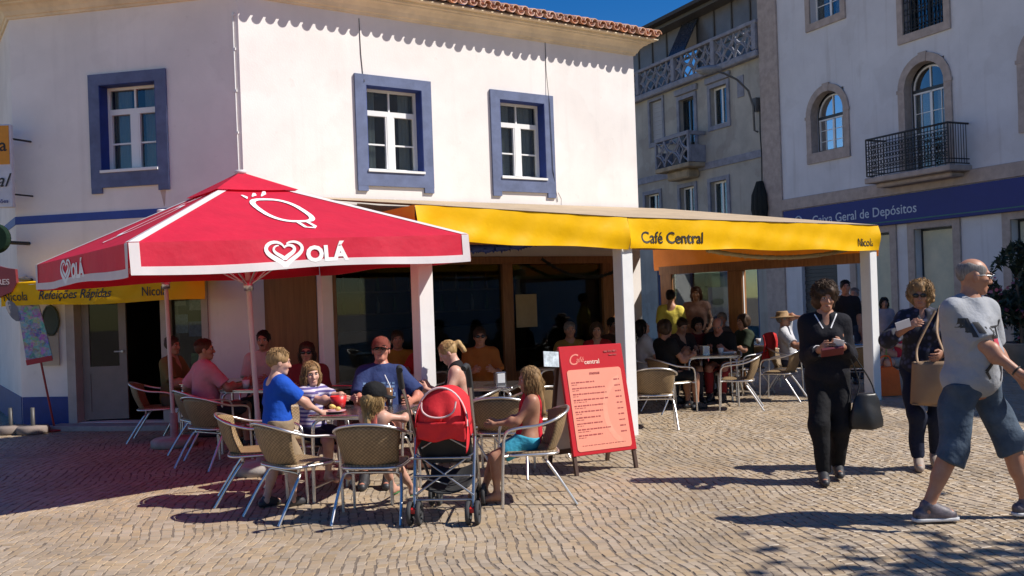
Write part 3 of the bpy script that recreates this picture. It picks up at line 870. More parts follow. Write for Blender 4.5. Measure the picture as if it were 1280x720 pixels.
MB(FK.T).box(-18, -4.99, .03, .09, 5.50, 5.72).build('string_course', M_midtrim, old)
MB(FK.T).box(-18, -4.99, -.15, .09, 8.44, 8.64, bev=.03).build('cornice', M_midtrim, old)
MB(FK.T).box(-6.15, -5.85, .05, .085, 7.45, 8.1, bev=.005).build('tile_panel', M_midtrim, old)
def lattice(mb, x0, x1, z0, z1, y0, y1, cells):
    """open panel of curved diamonds"""
    w = (x1 - x0) / cells; zc = (z0 + z1) / 2; hh = (z1 - z0) / 2
    for i in range(cells):
        cx = x0 + (i + .5) * w
        for sx in (-1, 1):
            for sz in (-1, 1):
                pts = [(cx + sx * w / 2 * (1 - t) ** 1.5, (y0 + y1) / 2, zc + sz * hh * t ** 1.5) for t in (0, .2, .4, .6, .8, 1)]
                mb.tube(pts, .045, 4)
                pts = [(cx + sx * w * .22 * (1 - t), (y0 + y1) / 2, zc + sz * hh * .5 * t) for t in (0, .5, 1)]
                mb.tube(pts, .035, 4)
                mb.tube([(cx + sx * w * .5, (y0 + y1) / 2, zc + sz * hh * .95), (cx + sx * w * .22, (y0 + y1) / 2, zc + sz * hh * .52)], .035, 4)
        mb.tube([(cx - w * .22, (y0 + y1) / 2, zc), (cx - w / 2, (y0 + y1) / 2, zc)], .03, 4)
bx = [-18 + 2.18 * i for i in range(7)]
m = MB(FK.T)
for x in bx[:-1] + [-5.12]: m.box(x - .09, x + .09, -.13, .05, 8.66, 9.5, bev=.01)
m.box(-18, -4.99, -.14, .06, 9.42, 9.53, bev=.015)
br = m.build('balustrade', M_midtrim, old)
for i in range(6):
    m = MB(FK.T); lattice(m, bx[i] + .1, (bx[i + 1] if i < 5 else -5.12) - .1, 8.66, 9.43, -.06, .0, 3)
    m.build('lattice_panel', M_midtrim, br)
m = MB(FK.T); m.box(-9.75, -7.85, -.62, .08, 5.60, 5.75, bev=.02); m.box(-9.4, -8.2, -.4, .08, 5.3, 5.6, bev=.05)
sb = m.build('small_balcony', mat('balcony_stained', (.38, .30, .20), .8, var=.3, vscale=3), old)
m = MB(FK.T)
for x in (-9.74, -7.9): m.box(x, x + .09, -.62, -.53, 5.75, 6.7); 
m.box(-9.75, -7.8, -.63, -.52, 6.62, 6.75, bev=.01)
for x in (-9.74, -7.9): m.box(x, x + .09, -.52, .07, 6.62, 6.74); m.box(x + .02, x + .06, -.5, .07, 5.76, 6.3)
lattice(m, -9.65, -7.9, 5.76, 6.62, -.6, -.56, 2)
m.build('lattice_panel', M_midtrim, sb)
# glazed verandah behind the balustrade
m = MB(FK.T)
for i in range(14):
    x = -18 + i * .93; m.box(x - .03, x + .03, 1.2, 1.28, 8.63, 11.0)
m.box(-18, -5.2, 1.2, 1.28, 9.75, 9.82); m.box(-18, -5.0, .7, 1.3, 11.0, 11.12)
ver = m.build('verandah', mat('verandah_frame', (.09, .085, .08), .5), old)
for i in range(13):
    x = -18 + i * .93
    if i == 8: MB(FK.T).box(x + .03, x + .9, 1.9, 1.92, 8.64, 11.0).build('dark_bay_sheet', M_dark, ver); continue  # flat dark sheet standing in for the shade inside the open bay
    MB(FK.T).box(x + .03, x + .9, 1.24, 1.25, 8.64, 11.0).build('verandah_pane', mat('verandah_glass', (.17, .165, .17), .35, var=.2, vscale=1.5), ver)
x = -18 + 8 * .93
MB(FK.T @ Matrix.Translation((x + .1, 1.2, 11.0)) @ Matrix.Rotation(R(-28), 4, 'X')).box(0, .95, -.02, .02, -1.9, 0).build('open_pane', mat('verandah_blue', (.04, .05, .075), .25), ver)
MB(FK.T).box(-18, -5, .4, 4.0, 11.13, 11.25).build('verandah_roof', mat('roof_dark', (.05, .045, .04), .7), old)
# street-level shop of the old house
M_shopblue = mat('shop_blue', (.02, .05, .16), .5, var=.2)
m = MB(FK.T)
for a, b, c, d in HM[6:]:
    m.ring([(a + .002, c), (b - .002, c), (b - .002, d - .002), (a + .002, d - .002)], [(a + .1, c + .0), (b - .1, c + .0), (b - .1, d - .1), (a + .1, d - .1)], .12, .2)
m.build('shop_frames', M_shopblue, old)
for a, b, c, d in HM[6:]: MB(FK.T).box(a + .1, b - .1, .16, .165, c, d - .1).build('pane', M_shopglass, old)
m = MB(FK.T).box(-9.4, -7.0, .0, .08, 2.55, 2.98); sp = m.build('shop_sign', mat('shop_sign', (.45, .45, .43), .5), old)
text('SAPATARIA', FK.face(-9.2, -.004, 2.63), .34, M_ink, sp, bold=.01, sx=1.05)
m = MB(FK.T).box(-6.95, -6.75, -.05, .085, 0, 2.9).build('drainpipe_box', M_midtrim, old)
# noticeboard standing outside the shop
nb = thing('notice_board', 'white notice board with dark shapes standing outside the shoe shop', 'board', (4.35, 19.0, 0), R(-12))
MB(wm(nb)).box(-.36, .36, -.02, .02, .75, 1.65).build('panel', mat('board_white', (.55, .56, .58), .6), nb)
mb = MB(wm(nb))
for z in (1.0, 1.35):
    for x in (-.18, .16): mb.ell((x, -.024, z), (.13, .006, .07), 10)
mb.build('pictures', mat('board_pics', (.08, .09, .15), .6), nb)
mb = MB(wm(nb))
for x in (-.33, .33): mb.box(x - .02, x + .02, -.02, .02, 0, .75); mb.box(x - .02, x + .02, -.25, .25, 0, .03)
mb.build('leg', M_alu, nb)

# wall lamp
lamp = thing('wall_street_lamp', 'grey cobra-head street lamp on a bracket on the old house', 'street lamp', FK.P(-5.07, 0, 6.2))
m = MB(FK.T)
m.tube([(-5.2, .0, 6.25), (-5.2, -.12, 6.28), (-5.2, -.14, 7.0), (-5.2, -.3, 7.45), (-5.2, -.7, 7.75), (-5.2, -1.15, 7.9), (-5.2, -1.4, 7.95)], .032, 8)
m.tube([(-5.2, 0, 6.9), (-5.2, -.14, 6.9)], .02, 6)
m.box(-5.28, -5.12, -.1, .07, 6.85, 7.25)
m.build('bracket', mat('lamp_grey', (.12, .12, .12), .5), lamp)
m = MB(FK.T @ Matrix.Translation((-5.2, -1.7, 7.98)) @ Matrix.Rotation(R(8), 4, 'X'))
m.ell((0, 0, 0), (.17, .48, .11), 14)
hd = m.build('lamp_head', mat('lamp_alu', (.33, .33, .33), .45), lamp)
m = MB(FK.T @ Matrix.Translation((-5.2, -1.8, 7.91)) @ Matrix.Rotation(R(8), 4, 'X')); m.ell((0, 0, -.0), (.13, .28, .1), 12)
m.build('lens', mat('lamp_lens', (.30, .30, .28), .15), hd)
cab = MB(FK.T).tube([(-5.05, -.02, 7.0), (-5.06, -.03, 6.2), (-5.03, -.03, 5.5), (-5.06, -.03, 4.7)], .02, 5).build('hanging_cable', M_ink)
tag(cab, 'black cable running down the wall below the street lamp', 'cable')
hc = MB(FK.T)
for k in range(9):
    a = k * .7
    hc.tube([(-5.05 + .06 * math.cos(a), -.12 + .05 * math.sin(a), 4.75), (-5.05 + .17 * math.cos(a), -.14 + .1 * math.sin(a), 4.35), (-5.05 + .2 * math.cos(a), -.14 + .1 * math.sin(a), 3.95), (-5.02 + .15 * math.cos(a), -.14 + .1 * math.sin(a), 3.5 - .12 * (k % 3))], [.05, .11, .12, .03], 6)
tag(hc.build('dark_bundle', mat('bundle', (.012, .014, .012), .9)), 'dark rag-like bundle hanging from the cable on the old house', 'bundle')

# ------------------------------------------------------------------ red umbrella
UX, UY, UZ, US, UYAW = -2.417, 8.825, 1.858, 2.99, .668
def umbrella(name, label, x, y, yaw, tilt, S, zb, rise, vh, logos=True):
    root = thing(name, label, 'umbrella', (x, y, 0), 0, 'red market umbrellas')
    up = Vector((tilt[0], tilt[1], 1)).normalized()
    T = Matrix.Translation((x, y, 0)) @ Vector((0, 0, 1)).rotation_difference(up).to_matrix().to_4x4() @ Matrix.Rotation(yaw, 4, 'Z')
    h = S / 2; zf = zb + vh; za = zb + rise; Ls = math.hypot(h, za - zf)
    def side(k): return T @ Matrix.Rotation(k * math.pi / 2, 4, 'Z')          # k=0: the side facing local -y
    nrm = Vector((0, -(za - zf), h)).normalized()
    def rp(a, v, off=0.0):
        sag = .012 * math.sin(math.pi * v) * (1 - min(1, abs(a) / max(1e-3, h * v)) ** 2)
        return Vector((a, -h * v, za + (zf - za) * v)) + nrm * (off - sag)
    def vp(a, t, off=0.0):
        e = (h - abs(a))
        wob = .010 * math.sin(a * 5.0 + x) * t + .006 * math.sin(a * 11 + 1) * t
        return Vector((a, -h - off - wob * min(1, e * 6) - .01 * t, zf - vh * t + .012 * math.sin(a * 3.1 + 1) * t))
    for k in range(4):
        K = side(k)
        def pan(u, v):
            v = .02 + .98 * v
            return K @ rp((2 * u - 1) * h * v, v)
        pn = cloth(pan, 16, 16, 'canopy_panel', M_red, root)
        vl = cloth(lambda u, v: K @ vp((2 * u - 1) * h, v), 40, 6, 'valance', M_red, root)
        # white edging on the hip seams and the hem
        mbb = MB(K); ev = []; ef = []; n = 20; w = .075
        for sgn in (-1, 1):
            b0 = len(ev)
            for i in range(n + 1):
                v = .2 + .8 * i / n
                ev += [rp(sgn * h * v, v, .007), rp(sgn * max(0, h * v - w), v, .007)]
            for i in range(n): ef.append((b0 + 2 * i, b0 + 2 * i + 1, b0 + 2 * i + 3, b0 + 2 * i + 2) if sgn < 0 else (b0 + 2 * i, b0 + 2 * i + 2, b0 + 2 * i + 3, b0 + 2 * i + 1))
            b0 = len(ev)
            for i in range(7):
                t = i / 6; ev += [vp(sgn * h, t, .006), vp(sgn * (h - w * (1 - .0 * t)), t, .006)]
            for i in range(6): ef.append((b0 + 2 * i, b0 + 2 * i + 2, b0 + 2 * i + 3, b0 + 2 * i + 1))
        b0 = len(ev); n2 = 40
        for i in range(n2 + 1):
            a = -h + w + (S - 2 * w) * i / n2; ev += [vp(a, 1.0, .006), vp(a, .74, .006)]
        for i in range(n2): ef.append((b0 + 2 * i, b0 + 2 * i + 2, b0 + 2 * i + 3, b0 + 2 * i + 1))
        mbb.add(ev, ef, 0, True); mbb.build('edging', M_clothwhite, pn)
        # vent cap flap
        def cap(u, v):
            v2 = .26 * v; return K @ (rp((2 * u - 1) * h * max(v2, .004), v2) + Vector((0, 0, .055 - .03 * v)))
        cloth(cap, 6, 5, 'vent_cap', M_red, root)
        if not logos: continue
        # lollipop outline on the slope
        pm = MB(K)
        def stroke(pts, w, closed=False, onv=False, f=None):
            fn = f or ((lambda a, t: vp(a, t / vh, .007)) if onv else (lambda a, d: rp(a, d / Ls, .008)))
            N = len(pts); vs = []; fs = []
            for i, p in enumerate(pts):
                q0 = pts[(i - 1) % N] if closed or i else pts[i]; q1 = pts[(i + 1) % N] if closed or i < N - 1 else pts[i]
                tx, ty = q1[0] - q0[0], q1[1] - q0[1]; l = math.hypot(tx, ty) or 1
                ww = w[i] if isinstance(w, list) else w
                nx, ny = -ty / l * ww / 2, tx / l * ww / 2
                vs += [fn(p[0] + nx, p[1] + ny), fn(p[0] - nx, p[1] - ny)]
            for i in range(N if closed else N - 1):
                j = (i + 1) % N; fs.append((2 * i, 2 * i + 1, 2 * j + 1, 2 * j))
            pm.add(vs, fs)
        th = [i / 28 * 2 * math.pi for i in range(28)]
        body = []
        for t in th:
            cx = math.cos(t); sy = math.sin(t)
            body.append((.195 * math.copysign(abs(cx) ** .7, cx) + .03 * sy, .93 + .30 * math.copysign(abs(sy) ** .75, sy)))
        stroke(body, .05, True)
        stroke([(-.0, 1.23), (.01, 1.38), (.075, 1.4), (.105, 1.36), (.085, 1.22)], .035)
        for dx, dy, ex, ey in ((-.12, .56, -.06, .46), (-.03, .55, .06, .40), (-.19, .62, -.20, .52)):
            stroke([(dx, dy), ((dx + ex) / 2 + .012, (dy + ey) / 2), (ex, ey)], [.008, .04, .022])
        pm.build('lollipop_print', M_printwhite, pn); pm = MB(K)
        # heart swirl on the valance
        def heart(sc, ox, oy, t0, t1, n=40):
            out = []
            for i in range(n + 1):
                t = t0 + (t1 - t0) * i / n
                hx = 16 * math.sin(t) ** 3; hy = 13 * math.cos(t) - 5 * math.cos(2 * t) - 2 * math.cos(3 * t) - math.cos(4 * t)
                out.append((ox + hx / 17 * sc * 1.22, oy - hy / 17 * sc * .86))
            return out
        n = 40
        taper = lambda a: [a * (.25 + .75 * math.sin(math.pi * min(1, max(0.0, i / n * .96 + .03)))) for i in range(n + 1)]
        stroke(heart(.135, -.31, .105, .55, 2 * math.pi - .1), taper(.040), onv=True)
        stroke(heart(.078, -.312, .098, .25, 2 * math.pi - .9), taper(.034), onv=True)
        pm.build('heart_print', M_printwhite, vl)
        text('OLÁ', None, .178, M_printwhite, vl, bend=lambda p: K @ vp(-.125 + p.x, 1 - (.048 + p.y) / vh, .007 + p.z), bold=.045, sx=1.06, depth=.001)
    mb = MB(T); mb.cyl((0, 0, .02), (0, 0, za - .02), .024, 12); pole = mb.build('pole', mat('umbrella_pole', (.62, .50, .48), .4, var=.05), root)
    mb = MB(T); mb.lathe([(.0001, za + .075), (.05, za + .07), (.055, za + .045), (.03, za + .03), (.0001, za + .03)], 16); mb.build('finial', M_clothwhite, root)
    for k in range(8):
        a = k * math.pi / 4; rr = h * (1.40 if k % 2 else .99)
        e = Vector((rr * math.cos(a), rr * math.sin(a), zf - .05)); s = Vector((.03 * math.cos(a), .03 * math.sin(a), za - .09))
        rb = MB(T).tube([s, e], .011, 5).build('rib', M_alu, root)
        MB(T).tube([(.03 * math.cos(a), .03 * math.sin(a), zb - .08), s.lerp(e, .5)], .009, 5).build('strut', M_alu, rb)
    mb = MB(T); mb.lathe([(.0001, zb - .14), (.045, zb - .14), (.045, zb - .05), (.0001, zb - .05)], 12); mb.build('runner', M_alu, root)
    mb = MB(Matrix.Translation((x, y, 0))); mb.lathe([(.0001, .004), (.26, .004), (.26, .07), (.22, .10), (.045, .11), (.045, .38), (.0001, .38)], 24)
    mb.build('base', M_concrete, root)
    return root
umbrella('market_umbrella', 'large square red umbrella with white edging over the family table in front', UX, UY, UYAW, (-.03, -.019), US, UZ, .92, .24)

# second umbrella nearer the door
umbrella('market_umbrella', 'second red umbrella half hidden behind the large one near the café door', -3.93, 10.75, UYAW, (-.02, 0), 2.05, 1.95, .70, .22)

# tree to the right of the picture, its shade falls into the corner
tree = thing('plane_tree', 'leafy street tree beside the square casting dappled shade', 'tree', (7.7, 3.95, 0))
tp = MB(); tips = []; trnd = random.Random(5)
def limb(p, d, L, r, depth):
    pts = [p]; rs = [r]; q = p.copy()
    for i in range(3):
        d = (d + Vector((trnd.uniform(-.2, .2), trnd.uniform(-.2, .2), trnd.uniform(-.05, .15)))).normalized(); q = q + d * L / 3
        pts.append(q.copy()); rs.append(r * (1 - .2 * (i + 1)))
    tp.tube(pts, rs, 7)
    if depth == 0: tips.append(q); return
    for k in range(4 if depth > 1 else 3):
        a = trnd.uniform(0, 6.28); limb(q - d * trnd.uniform(0, L * .3), (d * .6 + Vector((math.cos(a), math.sin(a), .35)) * .9).normalized(), L * .68, r * .42, depth - 1)
limb(Vector((7.7, 3.95, -.05)), Vector((0, 0, 1)), 2.6, .17, 3)
tp.build('trunk', mat('bark', (.16, .12, .085), .9, var=.3, vscale=8, bump=.6), tree)
V = []; Fc = []
for t in tips:
    for k in range(46):
        c = np.array(t) + rng.normal(0, .30, 3); a = rng.normal(size=3); a /= np.linalg.norm(a); b = np.cross(a, rng.normal(size=3)); b /= np.linalg.norm(b)
        s = rng.uniform(.07, .12); n = len(V)
        V += [c - a * s, c + b * s * .6, c + a * s, c - b * s * .6]; Fc.append((n, n + 1, n + 2, n + 3))
link_mesh('crown', np.array(V), Fc, mat('leaf', (.07, .11, .03), .6, var=.3, trans=.3, island=.25), tree)['kind'] = 'stuff'
# ------------------------------------------------------------------ furniture
M_cane = weave_mat('cane_weave', (.40, .27, .14), (.24, .155, .075), 66)
M_steel = mat('table_steel', (.55, .55, .56), .25, metal=1.0, var=.08, vscale=30)
def surf(fn, nu, nv, name, m, parent, th=0.0, us=1.0, vs_=1.0, T=None):
    P = [[Vector(fn(i / nu, j / nv)) for i in range(nu + 1)] for j in range(nv + 1)]
    verts = []; faces = []; uv = []
    def nrm(i, j):
        a = P[j][min(i + 1, nu)] - P[j][max(i - 1, 0)]; b = P[min(j + 1, nv)][i] - P[max(j - 1, 0)][i]
        n = a.cross(b); return n.normalized() if n.length else Vector((0, 0, 1))
    for k in (1, -1):
        for j in range(nv + 1):
            for i in range(nu + 1):
                p = P[j][i] + nrm(i, j) * th / 2 * k
                verts.append(T @ p if T else p); uv.append((us * i / nu, vs_ * j / nv))
    W = nu + 1; B = W * (nv + 1)
    for j in range(nv):
        for i in range(nu):
            a = j * W + i
            faces.append((a, a + 1, a + W + 1, a + W)); faces.append((B + a, B + a + W, B + a + W + 1, B + a + 1))
    for i in range(nu):
        faces.append((i, B + i, B + i + 1, i + 1)); a = nv * W + i; faces.append((a, a + 1, B + a + 1, B + a))
    for j in range(nv):
        a = j * W; faces.append((a, a + W, B + a + W, B + a)); a = j * W + nu; faces.append((a, B + a, B + a + W, a + W))
    return link_mesh(name, verts, faces, m, parent, smooth=True, uvs=uv)
def bez(pts, n=6):
    """Catmull-Rom through the points"""
    P = [Vector(p) for p in pts]; out = []
    for i in range(len(P) - 1):
        p0 = P[max(i - 1, 0)]; p1 = P[i]; p2 = P[i + 1]; p3 = P[min(i + 2, len(P) - 1)]
        for k in range(n):
            t = k / n
            out.append(.5 * ((2 * p1) + (p2 - p0) * t + (2 * p0 - 5 * p1 + 4 * p2 - p3) * t * t + (3 * p1 - p0 - 3 * p2 + p3) * t ** 3))
    out.append(P[-1]); return out
def make_chair():
    c = thing('terrace_chair', 'x', 'chair', group='cane terrace chairs')
    r = .0125
    for s in (-1, 1):
        MB().tube(bez([(s * .255, .255, 0), (s * .255, .245, .3), (s * .262, .23, .56)], 4), r, 8).build('leg', M_alu, c)
        MB().tube(bez([(s * .262, -.33, 0), (s * .245, -.20, .22), (s * .225, -.12, .345)], 4), r, 8).build('leg', M_alu, c)
    half = [(.262, .23, .56), (.266, .205, .625), (.275, .12, .655), (.283, -.05, .675), (.262, -.19, .72), (.17, -.285, .765), (0, -.318, .785)]
    path = half + [(-x, y, z) for x, y, z in reversed(half[:-1])]
    MB().tube(bez(path, 5), r, 8, caps=False).build('arm_rail', M_alu, c)
    MB().tube(bez([(.225, -.12, .345), (.19, -.10, .37), (0, -.10, .372), (-.19, -.10, .37), (-.225, -.12, .345)], 5), r, 8, caps=False).build('cross_bar', M_alu, c)
    sq = [(.235 * math.copysign(abs(math.cos(t)) ** .45, math.cos(t)), .01 + .225 * math.copysign(abs(math.sin(t)) ** .45, math.sin(t)), .425) for t in [k * math.pi / 16 for k in range(32)]]
    m = MB(); m.tube(sq, r, 6, closed=True)
    for s in (-1, 1): m.tube([(s * .235, .2, .425), (s * .258, .245, .42)], r, 6); m.tube([(s * .2, -.1, .42), (s * .19, -.10, .37)], r, 6)
    m.build('seat_frame', M_alu, c)
    def seat(u, v):
        x = (2 * u - 1); y = (2 * v - 1); k = 1 - .10 * (x * y) ** 2
        return (.23 * x * k, .01 + .22 * y * k, .438 - .012 * (1 - x * x) * (1 - y * y) + (-.02 if y > .97 else 0))
    surf(seat, 12, 12, 'seat', M_cane, c, .024, .46, .44)
    def back(u, v):
        t = (2 * u - 1) * R(66); w = .205 + .045 * v
        return (w * math.sin(t) / math.sin(R(66)) * 1.0, -.045 - .06 * v - (.15 + .045 * v) * math.cos(t) - .02 * math.sin(v * 3), .435 + (.335 - .035 * (2 * u - 1) ** 2) * v)
    surf(back, 14, 10, 'backrest', M_cane, c, .014, .5, .34)
    return c
chair0 = make_chair(); chair0.scale = (.95, .95, .90)
def make_table(s=.70):
    t = thing('terrace_table', 'x', 'table', group='square metal terrace tables')
    h = s / 2
    MB().box(-h, h, -h, h,   .70, .722, bev=.008).build('table_top', M_steel, t)
    MB().box(-h + .02, h - .02, -h + .02, h - .02, .682, .70).build('under_tray', M_alu, t)
    for sx in (-1, 1):
        for sy in (-1, 1):
            MB().tube(bez([(sx * (h - .02), sy * (h - .03), 0), (sx * (h - .03), sy * (h - .03), .55), (sx * (h - .05), sy * (h - .05), .66), (sx * (h - .14), sy * (h - .1), .69)], 5), .0145, 8).build('leg', M_alu, t)
    m = MB()
    for sx in (-1, 1): m.tube([(sx * (h - .027), -h + .03, .12), (sx * (h - .027), h - .03, .12)], .01, 6)
    m.build('stretcher', M_alu, t)
    return t
table0 = make_table(); table0.scale = (1, 1, .96)
TZ = .722 * .96
_first = {'c': True, 't': True}
def put(proto, key, loc, f, label, z=0.0):
    rz = rz_of(*f)
    if _first[key]:
        _first[key] = False; proto.location = (loc[0], loc[1], z); proto.rotation_euler = (0, 0, rz); proto['label'] = label; return proto
    return copy_tree(proto, (loc[0], loc[1], z), rz, label)
def chair(x, y, fx, fy, label): return put(chair0, 'c', (x, y), (fx, fy), label)
def table(x, y, fx, fy, label): return put(table0, 't', (x, y), (fx, fy), label)

chair(-1.66, 7.02, .75, .75, 'empty cane chair turned to the camera behind the boy in blue')
chair(-1.04, 6.86, .12, 1, 'cane chair holding the girl in the black cap')
chair(-2.13, 7.62, 1, .25, 'sunlit cane chair at far left of the family table')
chair(-1.78, 8.05, .75, -.6, 'cane chair under the girl in the striped top')
chair(-1.22, 8.42, -.1, -1, 'cane chair under the man in the blue t-shirt')
chair(.10, 7.22, -1, -.08, 'cane chair holding the girl in the red top')
chair(-.12, 8.35, .15, 1, 'cane chair seen from behind between stroller and girl in red')
chair(.12, 9.15, -.6, .8, 'cane chair behind the head of the girl in red')
chair(-.45, 8.85, -1, .3, 'cane chair under the woman with the blond ponytail')
chair(1.62, 10.95, .1, 1, 'cane chair just right of the menu board')
chair(2.95, 12.38, -1, .25, 'cane chair pulled out in front of the right-hand table')
chair(3.75, 13.2, -.9, .5, 'cane chair on the far right side of the right-hand table')
chair(2.05, 12.35, .9, .4, 'cane chair under the woman in the black skirt')
chair(4.1, 14.0, .85, -.4, 'cane chair under the person in the straw hat')
chair(5.02, 13.55, .1, .9, 'cane chair with a green towel over its side')
chair(-3.35, 10.05, .75, .6, 'cane chair under the man in the pink shirt')
chair(-4.35, 11.35, .9, .2, 'empty cane chair beside the thin umbrella pole by the door')
chair(-3.0, 9.35, .5, .8, 'dark cane chair between the pink-shirted man and the sunlit chair')
chair(-4.0, 11.75, .8, -.3, 'cane chair under the man in olive by the door')
table(-1.22, 7.62, .25, 1, 'family table in front of the man in the blue t-shirt')
table(-.30, 9.55, .2, 1, 'metal table with a napkin box behind the red stroller')
table(2.72, 13.0, .1, 1, 'metal table behind the pulled-out chair on the right')
table(4.0, 15.3, .3, 1, 'metal table behind the person in the straw hat')
table(5.15, 14.35, .2, 1, 'metal table beside the right end post of the canopy')
table(-2.75, 10.25, .3, 1, 'metal table beside the man in the pink shirt')
table(-3.55, 11.3, .2, 1, 'metal table between the men seated by the door')
table(.75, 11.75, .5, 1, 'metal table under the canopy behind the menu board')
table(-1.6, 10.3, .3, 1, 'metal table behind the man in the blue t-shirt')

# things on the tables
def napkin_box(x, y, label, z=TZ):
    n = thing('napkin_box', label, 'napkin box', (x, y, z), R(20), 'napkin boxes on the tables')
    T = wm(n)
    MB(T).box(-.055, .055, -.04, .04, 0, .13, bev=.006).build('case', M_steel, n)
    MB(T).box(-.04, .04, -.043, .043, .02, .115, bev=.003).build('napkins', mat('napkin', (.75, .75, .74), .8), n)
napkin_box(-.15, 9.42, 'steel napkin box on the table behind the stroller')
napkin_box(2.62, 12.85, 'steel napkin box on the right-hand table')
napkin_box(5.1, 14.2, 'steel napkin box on the table at the end post')
def lathe_thing(name, label, cat, x, y, z, parts, group=None):
    t = thing(name, label, cat, (x, y, z), 0, group)
    for pn, prof, m in parts: MB(wm(t)).lathe(prof, 16).build(pn, m, t)
    return t
M_cupred = mat('red_plastic', (.62, .02, .02), .4)
lathe_thing('red_bucket', 'red plastic bucket on the family table', 'bucket', -1.46, 7.72, TZ, [('shell', [(.0001, .004), (.05, .004), (.07, .11), (.063, .11), (.045, .015), (.0001, .015)], M_cupred)])
g = lathe_thing('drink_glass', 'tall glass with a white straw in front of the man', 'glass', -1.06, 7.85, TZ, [('tumbler', [(.0001, .003), (.028, .003), (.036, .15), (.033, .15), (.026, .01), (.0001, .01)], mat('iced_tea', (.20, .10, .04), .1, spec=.8))])
MB(wm(g)).tube([(.005, 0, .02), (.012, .01, .16), (-.03, .0, .26)], .005, 6).build('straw', M_printwhite, g)
p = lathe_thing('snack_plate', 'small plate with a yellow snack on the family table', 'plate', -1.45, 7.48, TZ, [('plate', [(.0001, .004), (.06, .004), (.095, .018), (.09, .02), (.055, .01), (.0001, .01)], mat('plate_pink', (.6, .35, .38), .3))])
m = MB(wm(p))
for k in range(9): m.ell((.03 * math.cos(k * 2.1), .03 * math.sin(k * 2.1), .03 + .012 * (k % 3)), (.024, .02, .018), 8)
m.build('snack', mat('snack_yellow', (.75, .55, .15), .6, var=.2), p)
for i, (x, y, lb) in enumerate(((2.85, 12.9, 'white cup beside the napkin box on the right-hand table'), (3.95, 15.1, 'white cup on the table behind the straw hat'), (-2.9, 10.1, 'glass on the table beside the man in pink'), (-2.6, 10.15, 'white cup on the table beside the man in pink'))):
    lathe_thing('coffee_cup', lb, 'cup', x, y, TZ, [('cup', [(.0001, .004), (.03, .004), (.042, .085), (.037, .085), (.026, .012), (.0001, .012)], M_printwhite)], 'cups on the tables')
nk = MB(Matrix.Translation((2.98, 13.05, TZ)) @ Matrix.Rotation(.5, 4, 'Z')).box(-.12, .12, -.05, .05, .002, .02, bev=.006).build('folded_paper', M_printwhite)
tag(nk, 'folded white paper on the right-hand table', 'paper')

# ------------------------------------------------------------------ menu board
FM = Frame((.50, 8.09), math.atan2(.885, .465))
board = thing('menu_board', 'red sandwich board with a pink menu panel standing by the white post', 'menu board', FM.P(.33, .2, 0))
TH = math.atan(.23 / 1.1)
BT = FM.T @ Matrix.Rotation(-TH, 4, 'X')
W = .66
M_boardwood = mat('board_dark', (.07, .035, .022), .5)
for x in (.0, W - .035): MB(BT).box(x, x + .035, 0, .03, 0, .30, bev=.003).build('leg', M_boardwood, board)
BT2 = FM.T @ Matrix.Translation((0, .47, 0)) @ Matrix.Rotation(TH, 4, 'X')
for x in (.0, W - .035): MB(BT2).box(x, x + .035, 0, .03, 0, 1.10, bev=.003).build('leg', M_boardwood, board)
MB(BT).box(-.005, W + .005, -.012, .018, .165, 1.135, bev=.005).build('panel', mat('board_red', (.50, .012, .018), .35, var=.05), board)
MB(BT2).box(.036, W - .036, .005, .02, .17, 1.09).build('rear_panel', mat('board_back', (.55, .53, .5), .6), board)
MB(BT2).box(.036, W - .036, .004, .03, .12, .16).build('rear_rail', M_boardwood, board)
def rrect(x0, x1, z0, z1, r, n=5):
    out = []
    for cx, cz, a0 in ((x1 - r, z1 - r, 0), (x0 + r, z1 - r, 90), (x0 + r, z0 + r, 180), (x1 - r, z0 + r, 270)):
        for i in range(n + 1):
            a = R(a0 + 90 * i / n); out.append((cx + r * math.cos(a), cz + r * math.sin(a)))
    return out
MB(BT).prism(rrect(.045, W - .045, .20, .92, .03), -.0165, -.012).build('menu_sheet', mat('menu_pink', (.80, .285, .19), .5, var=.03), board)
m = MB(BT)
arcp = [(.62 + .26 * math.cos(t), .52 + .33 * math.sin(t)) for t in [R(100 + i * 8) for i in range(19)]]
arci = [(.62 + .21 * math.cos(t), .52 + .27 * math.sin(t)) for t in [R(100 + i * 8) for i in range(19)]]
m.ring([p for p in arcp if True], arci, -.0172, -.0166, closed=False)
m.build('menu_curl', mat('menu_pink2', (.82, .33, .22), .5), board)
def BF(x, z, y=-.0175): return BT @ Matrix(((1, 0, 0, x), (0, 0, -1, y), (0, 1, 0, z), (0, 0, 0, 1)))
M_menutext = mat('menu_text', (.36, .05, .045), .6); M_headtext = mat('menu_head', (.72, .22, .16), .6)
text('C', BF(.07, .965, -.013), .14, M_headtext, board, shear=.3); text('afé', BF(.155, .985, -.013), .07, M_headtext, board, shear=.3)
text('central', BF(.24, .965, -.013), .058, mat('menu_head2', (.85, .62, .5), .6), board, bold=.01)
m = MB(BT); rr = random.Random(4)
def scribble(x0, x1, z, h, dens=.022):
    x = x0
    while x < x1:
        w = rr.uniform(.012, .04); m.box(x, min(x + w, x1), -.0182, -.0168, z, z + h * rr.uniform(.75, 1)); x += w + rr.uniform(.006, .012)
for i in range(10):
    z = .80 - i * .052
    scribble(.075, .075 + rr.uniform(.20, .36), z, .012); scribble(.075, .075 + rr.uniform(.05, .14), z - .017, .006); scribble(.52, .58, z + .003, .012)
scribble(.10, .55, .245, .006); scribble(.46, .60, 1.06, .018); scribble(.51, .60, 1.03, .012)
m.build('menu_lines', M_menutext, board)['kind'] = 'stuff'
text('menus', BF(.27, .868), .042, M_menutext, board, shear=.2, bold=.01)
